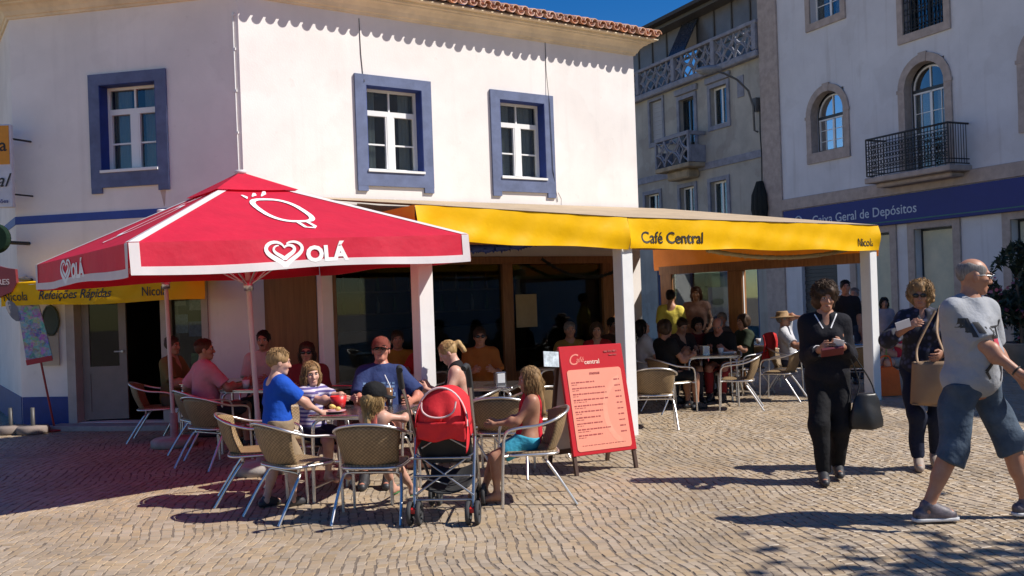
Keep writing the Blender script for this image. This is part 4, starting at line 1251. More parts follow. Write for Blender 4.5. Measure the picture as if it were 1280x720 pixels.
fl = MB(BT @ Matrix.Translation((-.11, -.01, 1.0)) @ Matrix.Rotation(.1, 4, 'Y')).box(-.06, .09, -.004, .004, -.035, .10).build('flyer', mat('flyer', (.55, .62, .66), .5, var=.4, vscale=25))
tag(fl, 'small picture card clipped to the left edge of the menu board', 'card')

# ------------------------------------------------------------------ stroller
SRZ = rz_of(.10, 1)
st = thing('stroller', 'red folding baby stroller seen from behind beside the family table', 'stroller', (-.525, 6.50, 0), SRZ)
T = wm(st)
M_strred = mat('stroller_red', (.62, .012, .02), .75, var=.12, vscale=9, bump=.4, bscale=16, bdist=.012)
M_strblk = mat('stroller_black', (.02, .02, .022), .8, var=.2)
M_tube = mat('stroller_tube', (.42, .42, .43), .35, metal=1.0)
def wheel(cx, cy, r, ww):
    prof = []
    w = MB(T @ Matrix.Translation((cx, cy, r)) @ Matrix.Rotation(R(90), 4, 'Y'))
    w.lathe([(r * .66, -ww * .35), (r * .9, -ww * .5), (r, -ww * .25), (r, ww * .25), (r * .9, ww * .5), (r * .66, ww * .35), (r * .66, -ww * .35)], 18)
    wo = w.build('wheel', mat('tyre', (.035, .035, .037), .8), st)
    h = MB(T @ Matrix.Translation((cx, cy, r)) @ Matrix.Rotation(R(90), 4, 'Y'))
    for k in range(5):
        a = k * 1.257; h.tube([(0, 0, 0), (r * .68 * math.cos(a), r * .68 * math.sin(a), 0)], .008, 5)
    h.lathe([(.0001, -ww * .5), (.018, -ww * .5), (.018, ww * .5), (.0001, ww * .5)], 10)
    h.build('rim', M_strblk, wo)
for sx in (-1, 1):
    for o in (-.032, .032): wheel(sx * .205 + o, 0, .083, .032)
    for o in (-.03, .03): wheel(sx * .17 + o, .62, .083, .03)
    MB(T).box(sx * .205 - .022, sx * .205 + .022, -.05, .04, .09, .125, bev=.005).build('brake', M_cupred, st)
    MB(T).tube(bez([(sx * .235, -.17, 1.06), (sx * .235, -.14, 1.0), (sx * .225, -.03, .86), (sx * .21, .20, .55), (sx * .18, .55, .16), (sx * .17, .61, .12)], 5), .0125, 8).build('handle_tube', M_tube, st)
    MB(T).tube(bez([(sx * .215, -.27, 1.10), (sx * .228, -.23, 1.115), (sx * .236, -.19, 1.08), (sx * .235, -.13, .97)], 5), .021, 8).build('handle_grip', M_strblk, st)
    MB(T).tube(bez([(sx * .212, .17, .60), (sx * .21, .06, .30), (sx * .205, .0, .10)], 4), .0125, 8).build('rear_leg', M_tube, st)
m = MB(T)
m.tube([(-.21, .02, .20), (.21, .12, .48)], .008, 6); m.tube([(.21, .02, .20), (-.21, .12, .48)], .008, 6)
m.tube([(-.21, .06, .33), (.21, .06, .33)], .008, 6); m.tube([(-.2, .02, .17), (.2, .02, .17)], .009, 6)
m.tube([(-.16, .10, .52), (0, .06, .62), (.16, .10, .52)], .008, 6); m.tube([(-.2, .03, .46), (.2, .03, .46)], .009, 6)
for s in (-1, 1): m.tube([(s * .20, .02, .2), (s * .17, .58, .2)], .008, 6); m.tube([(s * .19, .05, .33), (0, .2, .24)], .007, 6)
m.build('cross_braces', M_tube, st)
def seatback(u, v):
    x = (2 * u - 1) * (.19 - .01 * v); return (x, .05 + .20 * (1 - v) - .06 * math.cos(x * 8) * .3 + .006 * math.sin(u * 13), .40 + .38 * v)
surf(seatback, 14, 10, 'seat_back', M_strblk, st, .02, T=T)
def hood(u, v):
    a = R(-95 + 190 * u); ph = v
    x = .178 * math.sin(a); z = .70 + .245 * math.cos(a) * (1 - .10 * ph) ; y = .02 + .40 * ph + .05 * math.cos(a)
    return (x, y - .03, z + .012 * math.sin(ph * 9))
surf(hood, 20, 12, 'hood', M_strred, st, .006, T=T)
def hback(u, v):
    a = R(-95 + 190 * u); k = v
    bulge = .05 * math.sin(math.pi * min(1, k)) 
    return (.178 * math.sin(a) * k, .0 + .035 * k - bulge * (1 - k * .6) + .01 * math.sin(u * 9 + v * 5), .70 + .245 * math.cos(a) * k)
surf(hback, 20, 8, 'hood_back', M_strred, st, .006, T=T)
def flap(u, v):
    x = (2 * u - 1) * (.172 - .0 * v); return (x, -.0 + .03 * v - .03 * math.cos(x * 7) + .01 * math.sin(x * 40 + v * 4) * v, .715 - .13 * v + .012 * math.sin(x * 30) * v)
surf(flap, 24, 8, 'rear_flap', M_strred, st, .006, T=T)
m = MB(T); m.tube([(.18 * math.sin(a), .03, .70 + .25 * math.cos(a)) for a in [R(-95 + 10 * k) for k in range(20)]], .008, 6)
m.tube(bez([(-.12, -.055, .86), (-.115, -.06, .80), (-.06, -.065, .76), (.03, -.065, .755), (.10, -.06, .79), (.12, -.05, .86)], 5), .006, 6)
m.build('piping', mat('piping_pink', (.72, .5, .5), .6), st)
for s in (-1, 1): surf(lambda u, v: (s * (.178 + .004 * math.sin(u * 7)), .06 + .3 * u - .1 * v, .72 - (.22 - .1 * u) * v), 8, 8, 'side_panel', M_strred, st, .006, T=T)
surf(lambda u, v: ((2 * u - 1) * .17, .08 + .42 * v, .20 + .05 * (2 * u - 1) ** 2 + .1 * (v > .95)), 10, 6, 'basket', M_strblk, st, .01, T=T)
surf(lambda u, v: ((2 * u - 1) * .17, .15 + .35 * v, .42 + .02 * v), 6, 6, 'seat', M_strblk, st, .03, T=T)

# ------------------------------------------------------------------ signs and odds at the left corner
ps = thing('ice_cream_sign', 'tilted colourful ice cream price sign on a red pole beside the café door', 'sign', (-6.2, 12.58, 0))
PT = Matrix.Translation((-6.2, 12.58, 0)) @ Matrix.Rotation(R(9), 4, 'Z') @ Matrix.Rotation(R(-9), 4, 'Y')
MB(PT).cyl((0, 0, .02), (0, 0, .95), .014).build('pole', mat('pole_red', (.32, .02, .02), .5), ps)
MB(Matrix.Translation((-6.2, 12.58, 0))).lathe([(.0001, .003), (.17, .003), (.17, .025), (.0001, .035)], 16).build('base', MATS['pole_red'], ps)
def collage():
    m = bpy.data.materials.new('ice_cream_collage'); m.use_nodes = True
    N = m.node_tree.nodes; L = m.node_tree.links; b = N['Principled BSDF']; b.inputs['Roughness'].default_value = .35
    tc = N.new('ShaderNodeTexCoord'); v = N.new('ShaderNodeTexVoronoi'); v.inputs['Scale'].default_value = 13
    v2 = N.new('ShaderNodeTexVoronoi'); v2.inputs['Scale'].default_value = 40
    L.new(tc.outputs['Object'], v.inputs['Vector']); L.new(tc.outputs['Object'], v2.inputs['Vector'])
    mx = N.new('ShaderNodeMix'); mx.data_type = 'RGBA'; mx.inputs['Factor'].default_value = .45
    L.new(v.outputs['Color'], mx.inputs['A']); L.new(v2.outputs['Color'], mx.inputs['B'])
    hs = N.new('ShaderNodeHueSaturation'); hs.inputs['Saturation'].default_value = 1.0; hs.inputs['Value'].default_value = .7
    m2 = N.new('ShaderNodeMix'); m2.data_type = 'RGBA'; m2.inputs['Factor'].default_value = .25; m2.inputs['B'].default_value = (.10, .22, .50, 1)
    L.new(mx.outputs['Result'], hs.inputs['Color']); L.new(hs.outputs[0], m2.inputs['A']); L.new(m2.outputs['Result'], b.inputs['Base Color'])
    return m
MB(PT).prism([(-.17, .95), (.16, .95), (.15, 1.35), (.12, 1.75), (.02, 1.84), (-.14, 1.8), (-.15, 1.4)], -.03, .0).build('picture_panel', collage(), ps)
MB(PT).box(-.172, .162, -.036, -.031, .93, 1.0).build('price_strip', mat('strip_red', (.4, .02, .03), .5), ps)
MB(PT @ Matrix.Translation((-.2, -.01, 1.68)) @ Matrix.Rotation(R(-18), 4, 'Y')).prism([(.07 * math.cos(t * .52), .16 * math.sin(t * .52)) for t in range(12)], -.02, .02).build('lolly_cutout', mat('lolly_grey', (.2, .19, .2), .5), ps)

hs = thing('hanging_cafe_sign', 'orange and white hanging café sign at the left edge of the picture', 'sign', (-7.1, 12.62, 3.0))
MB().box(-7.30, -6.66, 12.58, 12.66, 3.02, 4.14, bev=.01).build('panel', mat('sign_white', (.62, .62, .66), .5), hs)
MB().box(-7.28, -6.68, 12.57, 12.579, 3.60, 4.12).build('orange_field', mat('sign_orange', (.70, .27, .015), .5), hs)
FS = lambda x, z: Matrix(((1, 0, 0, x), (0, 0, -1, 12.567), (0, 1, 0, z), (0, 0, 0, 1)))
text('Nicola', FS(-6.71, 3.78), .24, M_ink, hs, align='RIGHT', bold=.01)
text('Central', FS(-6.71, 3.30), .26, M_ink, hs, align='RIGHT', shear=.4)
text('refeições', FS(-6.71, 3.08), .08, M_signblue, hs, align='RIGHT')
MB().tube([(-6.68, 12.62, 3.95), (-6.55, 12.9, 3.95)], .014, 6).tube([(-6.68, 12.62, 3.2), (-6.55, 12.9, 3.2)], .012, 6).build('bracket', M_iron, hs)
rs = thing('round_wall_sign', 'dark green round sign on a bracket at the left edge', 'sign', (-6.98, 12.5, 2.4))
m = MB(Matrix.Translation((-6.87, 12.5, 2.60)) @ Matrix.Rotation(R(90), 4, 'X')); m.lathe([(.0001, -.05), (.18, -.05), (.2, -.03), (.2, .03), (.18, .05), (.0001, .05)], 24, smooth=False)
m.build('disc', mat('round_sign_green', (.012, .028, .018), .9, spec=.1), rs)
MB().tube([(-6.8, 12.5, 2.55), (-6.62, 12.9, 2.55)], .025, 6).build('bracket', M_iron, rs)
ss = thing('beer_shield_sign', 'dark red shield-shaped beer sign at the left edge below the round sign', 'sign', (-6.9, 12.46, 1.85))
m = MB(Matrix.Translation((-6.84, 12.46, 0))); m.prism([(-.28, 2.18), (-.14, 2.2), (0, 2.24), (.14, 2.2), (.26, 2.18), (.27, 2.0), (.2, 1.88), (0, 1.8), (-.2, 1.88), (-.28, 2.0)], -.03, .03)
m.build('shield', mat('shield_red', (.16, .02, .03), .4), ss)
text('SAGRES', Matrix(((1, 0, 0, -6.84), (0, 0, -1, 12.427), (0, 1, 0, 1.98), (0, 0, 0, 1))), .105, mat('shield_text', (.5, .4, .4), .5), ss, align='CENTER', bold=.01)
MB().tube([(-6.7, 12.46, 2.05), (-6.6, 12.9, 2.05)], .02, 6).build('bracket', M_iron, ss)
bg = MB(FB.T).tube([(.52 + .12 * math.cos(t * .5), -.04, 1.48 + .2 * math.sin(t * .5)) for t in range(13)], .02, 6, closed=True).prism([(.52 + .12 * math.cos(t * .5), 1.48 + .2 * math.sin(t * .5)) for t in range(12)], -.05, -.03)
tag(bg.build('oval_plaque', mat('plaque_green', (.04, .06, .04), .5)), 'dark oval plaque on the wall behind the ice cream sign', 'plaque')
for x, y, lb in ((-6.72, 12.45, 'concrete umbrella weight with a short tube at the far left corner'), (-6.38, 12.36, 'concrete umbrella weight with a short tube nearer the ice cream sign')):
    w = thing('umbrella_weight', lb, 'umbrella base', (x, y, 0), 0, 'spare umbrella weights')
    MB(wm(w)).lathe([(.0001, .004), (.19, .004), (.2, .02), (.2, .08), (.185, .1), (.0001, .105)], 24).build('disc', mat('weight_concrete', (.22, .175, .15), .9, var=.2), w)
    MB(wm(w)).lathe([(.026, .1), (.026, .34), (.02, .34), (.02, .1)], 12).build('socket_tube', mat('tube_grey', (.07, .065, .06), .5), w)

# ------------------------------------------------------------------ garlands under the canopy
def garland(name, label, a, b, sag, m, r, n=60, spike=0.03):
    A = Vector(a); B = Vector(b); mb = MB(); pts = []
    for i in range(n + 1):
        t = i / n; pts.append(A.lerp(B, t) - Vector((0, 0, sag * 4 * t * (1 - t))))
    mb.tube(pts, [r * random.uniform(.8, 1.15) for _ in pts], 6)
    for p in pts:
        for k in range(3):
            d = Vector((random.gauss(0, 1), random.gauss(0, 1), random.gauss(0, 1))).normalized() * (r + spike)
            e = d.orthogonal().normalized() * r * .7
            mb.add([p - e, p + e, p + d], [(0, 1, 2)])
    tag(mb.build(name, m), label, 'garland', 'garlands under the canopy')
garland('garland', 'dark green garland in a swag across the shop window', FA.P(4.6, -.25, 2.16), FA.P(6.3, -.25, 2.05), .24, mat('garland_dark', (.012, .016, .012), .8), .025)
garland('garland', 'blue garland under the canopy just right of the red umbrella', FP.P(.15, .5, 2.14), FP.P(2.0, 1.0, 2.2), .05, mat('garland_blue', (.02, .05, .25), .6), .05)
garland('garland', 'pale paper garland hanging under the Café Central valance', FP.P(4.1, .25, 2.07), FP.P(6.8, .25, 2.07), .10, mat('garland_paper', (.42, .33, .18), .8), .028, spike=.02)

# ------------------------------------------------------------------ flowering shrub at the right edge
sh = thing('oleander_shrub', 'dark flowering shrub with pink blossoms at the right edge', 'shrub', (8.65, 15.8, 0))
m = MB(); 
m.tube([(8.62, 15.8, .1), (8.58, 15.8, .8), (8.5, 15.75, 1.5)], [.05, .04, .02], 6); m.tube([(8.65, 15.8, .3), (8.8, 15.7, 1.0), (8.95, 15.8, 1.8)], [.045, .035, .02], 6)
m.build('trunk', MATS['bark'], sh)
V = []; Fc = []; FV = []; FF = []
for k in range(5200):
    while True:
        c = np.array([rng.uniform(-1, 1), rng.uniform(-1, 1), rng.uniform(-1, 1)])
        if (c ** 2).sum() < 1: break
    c = c * np.array([.68, .6, .95]) + np.array([8.72, 15.8, 1.3])
    if math.sin(c[0] * 7.3) + math.sin(c[2] * 6.1 + 1) + math.sin(c[1] * 8) < -.45: continue
    a = rng.normal(size=3) + np.array([0, 0, .8]); a /= np.linalg.norm(a); b = np.cross(a, rng.normal(size=3)); b /= np.linalg.norm(b)
    if rng.random() < .16 and c[2] < 1.75:
        n = len(FV)
        for q in range(5):
            t = q * 1.257; FV.append(c + (b * math.cos(t) + np.cross(a, b) * math.sin(t)) * .035)
        FF.append(tuple(range(n, n + 5)))
    else:
        s = rng.uniform(.07, .11); n = len(V)
        V += [c - a * s, c + b * s * .28, c + a * s, c - b * s * .28]; Fc.append((n, n + 1, n + 2, n + 3))
link_mesh('crown', np.array(V), Fc, mat('oleander_leaf', (.035, .055, .03), .5, var=.3, trans=.15, island=.3), sh)['kind'] = 'stuff'
link_mesh('blossom', np.array(FV), FF, mat('oleander_pink', (.55, .16, .24), .6, var=.2, trans=.2, island=.3), sh)['kind'] = 'stuff'
m = MB(Matrix.Translation((8.65, 15.8, 0))); m.lathe([(.0001, .003), (.3, .003), (.42, .5), (.44, .52), (.38, .52), (.36, .45), (.0001, .45)], 20)
m.build('planter', M_concrete, sh)

# bags and towels
ob = thing('orange_bag', 'bright orange beach bag on the ground beside the towel chair', 'bag', (5.22, 13.25, 0))
m = MB(wm(ob)); m.prism([(-.2, .01), (.2, .01), (.17, .36), (.08, .42), (-.1, .4), (-.18, .34)], -.12, .12); m.build('sack', mat('bag_orange', (.85, .13, .01), .6, var=.12, bump=.4, bscale=10, bdist=.02), ob)
m = MB(wm(ob)); m.tube(bez([(-.1, -.05, .38), (-.06, -.08, .55), (.06, -.08, .55), (.1, -.05, .38)], 5), .012, 6); m.build('strap', MATS['bag_orange'], ob)
def towel(u, v):
    y = -.22 + .42 * u
    return Matrix.Translation((5.02, 13.55, 0)) @ Matrix.Rotation(rz_of(.1, .9), 4, 'Z') @ Vector((.285 + .02 * math.sin(y * 20) + (.02 if v < .5 else -.02), y * .6, .70 - .3 * abs(v - .45) / .55 + (0 if v < .8 else 0)))
tag(surf(towel, 12, 12, 'green_towel', mat('towel_green', (.28, .42, .14), .9, var=.15), None, .01), 'light green towel draped over the arm of the end chair', 'towel')
# ------------------------------------------------------------------ people: bodies grown from distance fields, one continuous skin each
def v3(*a): return np.array(a if len(a) > 1 else a[0], float)
def unit(a): return a / (np.linalg.norm(a) + 1e-9)
class Field:
    def __init__(self): self.p = []
    def cone(self, a, b, ra, rb, k=.03, cut=False, cuta=False, sq=None):
        a = v3(a); b = v3(b); m = max(ra, rb) + k + .02
        self.p.append(('c', (a, b, ra, rb, cut, cuta, sq), k, np.minimum(a, b) - m, np.maximum(a, b) + m)); return self
    def ell(self, c, r, Rm=None, k=.03, sub=False):
        c = v3(c); r = v3(r); Rm = np.eye(3) if Rm is None else Rm
        e = np.sqrt((Rm.T ** 2 @ r ** 2)) + k + .02          # Rm rows: local axes in world
        self.p.append(('e', (c, r, Rm, sub), k, c - e, c + e)); return self
    def cut(self, pt, n): self.p.append(('p', (v3(pt), unit(v3(n))), 0, None, None)); return self
    def mesh(self, h, fold=0.0, ff=18.0, seed=0, pad=2):
        los = [q[3] for q in self.p if q[3] is not None and not (q[0] == 'e' and q[1][3])]; his = [q[4] for q in self.p if q[3] is not None and not (q[0] == 'e' and q[1][3])]
        lo = np.min(los, 0) - pad * h; hi = np.max(his, 0) + pad * h
        n = np.ceil((hi - lo) / h).astype(int) + 1
        ax = [lo[i] + h * np.arange(n[i]) for i in range(3)]
        D = np.full(n, .5, np.float32)
        for kind, a, k, l, u in self.p:
            if kind == 'p':
                pt, nn = a
                d = (ax[0][:, None, None] - pt[0]) * nn[0] + (ax[1][None, :, None] - pt[1]) * nn[1] + (ax[2][None, None, :] - pt[2]) * nn[2]
                D = np.maximum(D, d); continue
            i0 = np.clip(np.floor((l - lo) / h).astype(int), 0, n - 1); i1 = np.clip(np.ceil((u - lo) / h).astype(int) + 1, 1, n)
            sl = tuple(slice(i0[i], i1[i]) for i in range(3))
            X = ax[0][sl[0]][:, None, None]; Y = ax[1][sl[1]][None, :, None]; Z = ax[2][sl[2]][None, None, :]
            if kind == 'c':
                A, B, ra, rb, cut, cuta, sq = a
                ba = B - A; L2 = ba @ ba + 1e-9
                px, py, pz = X - A[0], Y - A[1], Z - A[2]
                t0 = (px * ba[0] + py * ba[1] + pz * ba[2]) / L2; t = np.clip(t0, 0, 1)
                d = np.sqrt((px - ba[0] * t) ** 2 + (py - ba[1] * t) ** 2 + (pz - ba[2] * t) ** 2) - (ra + (rb - ra) * t)
                L = math.sqrt(L2)
                if cut: d = np.maximum(d, (t0 - 1) * L)
                if cuta: d = np.maximum(d, -t0 * L)
                sub = False
            else:
                c, r, Rm, sub = a
                px, py, pz = X - c[0], Y - c[1], Z - c[2]
                q = [(px * Rm[i, 0] + py * Rm[i, 1] + pz * Rm[i, 2]) for i in range(3)]
                k0 = np.sqrt(sum((q[i] / r[i]) ** 2 for i in range(3))); k1 = np.sqrt(sum((q[i] / r[i] ** 2) ** 2 for i in range(3))) + 1e-6
                d = k0 * (k0 - 1) / k1
            cur = D[sl]
            if sub:
                hh = np.maximum(k - np.abs(cur + d), 0) / max(k, 1e-6)
                D[sl] = np.maximum(cur, -d) + hh * hh * k / 4
            else:
                hh = np.maximum(k - np.abs(cur - d), 0) / max(k, 1e-6)
                D[sl] = np.minimum(cur, d) - hh * hh * k / 4
        if fold:
            r2 = np.random.default_rng(seed); N = np.zeros_like(D)
            for q in range(7):
                w = r2.normal(size=3); w = unit(w) * ff * r2.uniform(.6, 1.9); ph = r2.uniform(0, 6.28)
                N += np.sin(ax[0][:, None, None] * w[0] + ax[1][None, :, None] * w[1] + ax[2][None, None, :] * w[2] * .6 + ph + 1.2 * np.sin(ax[2][None, None, :] * 9 + q))
            D = D + fold * N / 2.6
        return nets(D, lo, h)
OFF = np.array([[i, j, k] for i in (0, 1) for j in (0, 1) for k in (0, 1)])
EDG = [(a, b) for a in range(8) for b in range(8) if a < b and np.abs(OFF[a] - OFF[b]).sum() == 1]
def nets(D, lo, h):
    S = D < 0
    cnt = sum(S[o[0]:S.shape[0] - 1 + o[0], o[1]:S.shape[1] - 1 + o[1], o[2]:S.shape[2] - 1 + o[2]].astype(np.int8) for o in OFF)
    act = (cnt > 0) & (cnt < 8); idx = np.argwhere(act)
    vid = np.full(act.shape, -1, int); vid[act] = np.arange(len(idx))
    val = [D[idx[:, 0] + o[0], idx[:, 1] + o[1], idx[:, 2] + o[2]] for o in OFF]
    pos = np.zeros((len(idx), 3)); num = np.zeros(len(idx))
    for a, b in EDG:
        m = (val[a] < 0) != (val[b] < 0)
        t = val[a][m] / (val[a][m] - val[b][m])
        pos[m] += OFF[a] + (OFF[b] - OFF[a]) * t[:, None]; num[m] += 1
    v = (idx + pos / num[:, None]) * h + lo
    F = []
    for ax in range(3):
        b, c = (ax + 1) % 3, (ax + 2) % 3
        s0 = [slice(1, -1)] * 3; s1 = [slice(1, -1)] * 3
        s0[ax] = slice(0, -1); s1[ax] = slice(1, None)
        A = S[tuple(s0)]; B = S[tuple(s1)]
        ijk = np.argwhere(A != B); first = A[A != B]
        off = np.ones(3, int); off[ax] = 0; ijk = ijk + off
        def g(db, dc):
            q = ijk.copy(); q[:, b] += db; q[:, c] += dc; return vid[q[:, 0], q[:, 1], q[:, 2]]
        quad = np.stack([g(-1, -1), g(0, -1), g(0, 0), g(-1, 0)], 1)
        quad[~first] = quad[~first][:, ::-1]
        F.append(quad)
    F = np.concatenate(F); F = F[(F >= 0).all(1)]
    return v, F
def smooth(v, F, it=2, lam=.5):
    for _ in range(it):
        s = np.zeros_like(v); n = np.zeros(len(v))
        for a, b in ((0, 1), (1, 2), (2, 3), (3, 0)):
            np.add.at(s, F[:, a], v[F[:, b]]); np.add.at(s, F[:, b], v[F[:, a]]); np.add.at(n, F[:, a], 1); np.add.at(n, F[:, b], 1)
        v = v * (1 - lam) + lam * s / np.maximum(n, 1)[:, None]
    return v
def join(parts):
    V = []; F = []; n = 0
    for v, f in parts: V.append(v); F.append(f + n); n += len(v)
    return np.concatenate(V), np.concatenate(F)
def rotz(a): c, s = math.cos(a), math.sin(a); return np.array([[c, -s, 0], [s, c, 0], [0, 0, 1]])
def rotx(a): c, s = math.cos(a), math.sin(a); return np.array([[1, 0, 0], [0, c, -s], [0, s, c]])
def roty(a): c, s = math.cos(a), math.sin(a); return np.array([[c, 0, s], [0, 1, 0], [-s, 0, c]])
def ik(a, t, l1, l2, pole):
    d = t - a; L = min(np.linalg.norm(d), .995 * (l1 + l2)); L = max(L, abs(l1 - l2) + .01); u = unit(d)
    x = (l1 * l1 - l2 * l2 + L * L) / (2 * L); hh = math.sqrt(max(1e-6, l1 * l1 - x * x))
    p = unit(pole - u * (pole @ u)); return a + u * x + p * hh, a + u * L
SKIN = {}
def skin(tone):
    base = {'fair': (.60, .36, .27), 'tan': (.42, .22, .14), 'dark': (.27, .13, .08), 'red': (.52, .23, .16)}[tone]
    return mat('skin_' + tone, base, .48, vscale=16, spec=.4, detail=7, col2=(base[0] * .86, base[1] * .72, base[2] * .68), bump=.12, bscale=90, bdist=.003)
def clothm(name, col, **k):
    k.setdefault('var', .10); return mat('cloth_' + name, col, k.pop('rough', .85), vscale=k.pop('vscale', 7), bump=.55, bscale=13, bdist=.03, spec=.2, **k)
HAIRC = {'brown': (.055, .03, .017), 'black': (.012, .01, .009), 'blond': (.46, .30, .13), 'sandy': (.30, .18, .08), 'dkblond': (.27, .16, .07), 'grey': (.20, .18, .17), 'red': (.10, .035, .018)}
def hairm(c): return mat('hair_' + c, HAIRC[c], .58, spec=.25, var=.45, vscale=16, stretch=(6, 6, 1.2), bump=.5, bscale=40)

def person(label, loc, face, H=1.7, sit=None, lean=(0, 0), hands=None, feet=None, head=(0, 0, 0), hs=1.0, bw=1.0, belly=0.0, bust=0.0, tone='fair', hair=None, shirt=None, legs=None,
           shoes=None, res=.012, epole=None, kpole=None, group=None, curl=(.5, .5), fold=.0065, extra=None, eyes=True, hres=None):
    """local frame: facing +y, right hand on +x, origin on the ground below the pelvis"""
    root = thing('person', label, 'person', (loc[0], loc[1], loc[2] if len(loc) > 2 else 0), rz_of(*face), group)
    Wm = np.array(wm(root)); W3, Wt = Wm[:3, :3], Wm[:3, 3]
    k = H / 1.7
    def link(name, vf, m, parent=root, sm=3):
        v, f = vf
        v = smooth(v, f, sm)
        o = link_mesh(name, v @ W3.T + Wt, f, m, parent, smooth=True); return o
    hipz = .905 * k if sit is None else sit - .035
    p0 = v3(0, 0, hipz); u = unit(v3(lean[0], lean[1], 1)); fw = unit(v3(0, 1, 0) - u * u[1]); rt = np.cross(fw, u)
    TR = np.stack([rt, fw, u])                                # torso axes as rows
    neck = p0 + u * .515 * k; chest = p0 + u * .34 * k
    sw = .150 * k * bw
    sh = {s: neck + rt * s * sw - u * .07 * k for s in (-1, 1)}
    hip = {s: p0 + rt * s * .088 * k - u * .01 * k for s in (-1, 1)}
    hands = hands or {}; feet = feet or {}; epole = epole or {}; kpole = kpole or {}
    el = {}; wr = {}; kn = {}; an = {}
    for s in (-1, 1):
        t = v3(hands[s]) if s in hands else sh[s] + v3(s * .07, .06, -.53) * k
        el[s], wr[s] = ik(sh[s], t, .285 * k, .255 * k, v3(epole.get(s, (s * .35, -1, -.15))))
        t = v3(feet[s]) if s in feet else (v3(s * .10 * k, 0, .085 * k) if sit is None else v3(s * .10 * k, .43 * k, .085 * k))
        kn[s], an[s] = ik(hip[s], t, .425 * k, .41 * k, v3(kpole.get(s, (s * .08, 1, .25 if sit is None else .6))))
    HR = TR.T @ rotz(head[0]) @ rotx(head[1]) @ roty(head[2])  # columns: head axes
    a = hs * .128 * H / .232
    hc = neck + u * .055 * k + HR @ v3(0, .016, .098) * a
    Hp = lambda x, y, z: hc + HR @ (v3(x, y, z) * a)
    Hrow = HR.T
    # ---- torso primitives
    def torso(Fd, o=0.0, hem=0.0):
        Fd.ell(p0 + u * .02 * k, v3(.165 * bw + o + hem, .122 * (1 + .15 * (bw - 1)) + o + hem, .15) * k, TR, .06)
        Fd.ell(p0 + u * .18 * k + fw * .02 * k * belly, v3(.142 * bw + o + hem * .6, .108 + .06 * belly + o + hem * .6, .17) * k, TR, .07)
        Fd.ell(p0 + u * .34 * k, v3(.158 * bw + o, .118 + .02 * belly + o, .17) * k, TR, .07)
        if bust:
            for s in (-1, 1): Fd.ell(p0 + u * .33 * k + fw * .085 * k + rt * s * .07 * k, v3(.065, .06, .065) * k * bust + o, TR, .05)
        for s in (-1, 1):
            Fd.cone(neck - u * .02 * k, sh[s] + u * .012 * k, (.05 + o) * k, (.05 + o) * k, .05)
            Fd.ell(sh[s] - rt * s * .025 * k - u * .05 * k, v3(.07 + o, .072 + o, .085) * k, TR, .05)
    def arm(Fd, s, o=0.0, upto=2.0, flare=0.0):
        f1 = min(1, upto); e1 = sh[s] + (el[s] - sh[s]) * f1
        ra, rb = (.054 + o) * k, (.040 + o + flare * f1) * k
        Fd.cone(sh[s], e1, ra, ra + (rb - ra) * f1, .04, cut=(upto <= 1))
        if upto > 1:
            f2 = min(1, upto - 1); e2 = el[s] + (wr[s] - el[s]) * f2
            Fd.cone(el[s], e2, (.041 + o) * k, (.041 + o + (-.014 + flare) * f2) * k, .03, cut=(upto < 2))
            if upto >= 2: Fd.ell(el[s] + (wr[s] - el[s]) * .25, v3(.042 + o, .042 + o, .07) * k, None, .03)
    def leg(Fd, s, o=0.0, upto=2.0, flare=0.0):
        f1 = min(1, upto); e1 = hip[s] + (kn[s] - hip[s]) * f1
        ra, rb = (.088 * (1 + .3 * (bw - 1)) + o) * k, (.056 + o + flare) * k
        Fd.cone(hip[s], e1, ra, ra + (rb - ra) * f1, .05, cut=(upto <= 1))
        if upto > 1:
            f2 = min(1, upto - 1); e2 = kn[s] + (an[s] - kn[s]) * f2
            Fd.cone(kn[s], e2, (.056 + o + flare) * k, (.056 + o + ((-.02 + flare * .3) * f2 if upto > 1.5 else flare + .04 * f2)) * k, .03, cut=(upto < 2))
            if upto >= 2:
                bk = unit(np.cross(np.cross(an[s] - kn[s], kn[s] - hip[s]), an[s] - kn[s]) + 1e-6); bk = bk if bk @ fw < 0 else -bk
                Fd.cone(kn[s] + (an[s] - kn[s]) * .15 + bk * .012 * k, kn[s] + (an[s] - kn[s]) * .5 + bk * .012 * k, (.05 + o) * k, (.042 + o) * k, .04)
    # ---- skin: trunk and limbs, then head and hands on finer grids, all one mesh
    B = Field(); torso(B)
    for s in (-1, 1): arm(B, s); leg(B, s)
    B.cone(neck - u * .05 * k, Hp(0, -.015, -.06), .058 * k, .052 * k, .05)
    footdir = {}
    for s in (-1, 1):
        d = an[s] - kn[s]; f0 = fw * 1.0; f0 = v3(f0[0], f0[1], 0)
        if feet.get(('d', s)) is not None: f0 = v3(feet[('d', s)])
        f0 = unit(f0); footdir[s] = f0
        toe = an[s] + f0 * .15 * k - v3(0, 0, .05 * k); heel = an[s] - f0 * .045 * k - v3(0, 0, .045 * k)
        B.cone(an[s], an[s] - v3(0, 0, .03 * k), .036 * k, .036 * k, .02)
        B.cone(heel, toe, .032 * k, .026 * k, .03); B.cone(an[s], toe, .032 * k, .024 * k, .03)
    parts = [B.mesh(res)]
    parts[0] = (smooth(*parts[0], 2), parts[0][1])
    Hd = Field()
    Hd.ell(Hp(0, -.012, .03), v3(.076, .095, .086) * a, Hrow, .02)
    Hd.ell(Hp(0, .022, -.04), v3(.059, .066, .074) * a, Hrow, .035)
    Hd.cone(Hp(-.014, .066, -.094), Hp(.014, .066, -.094), .02 * a, .02 * a, .03)
    Hd.ell(Hp(0, .075, .03), v3(.05, .018, .012) * a, Hrow, .02)
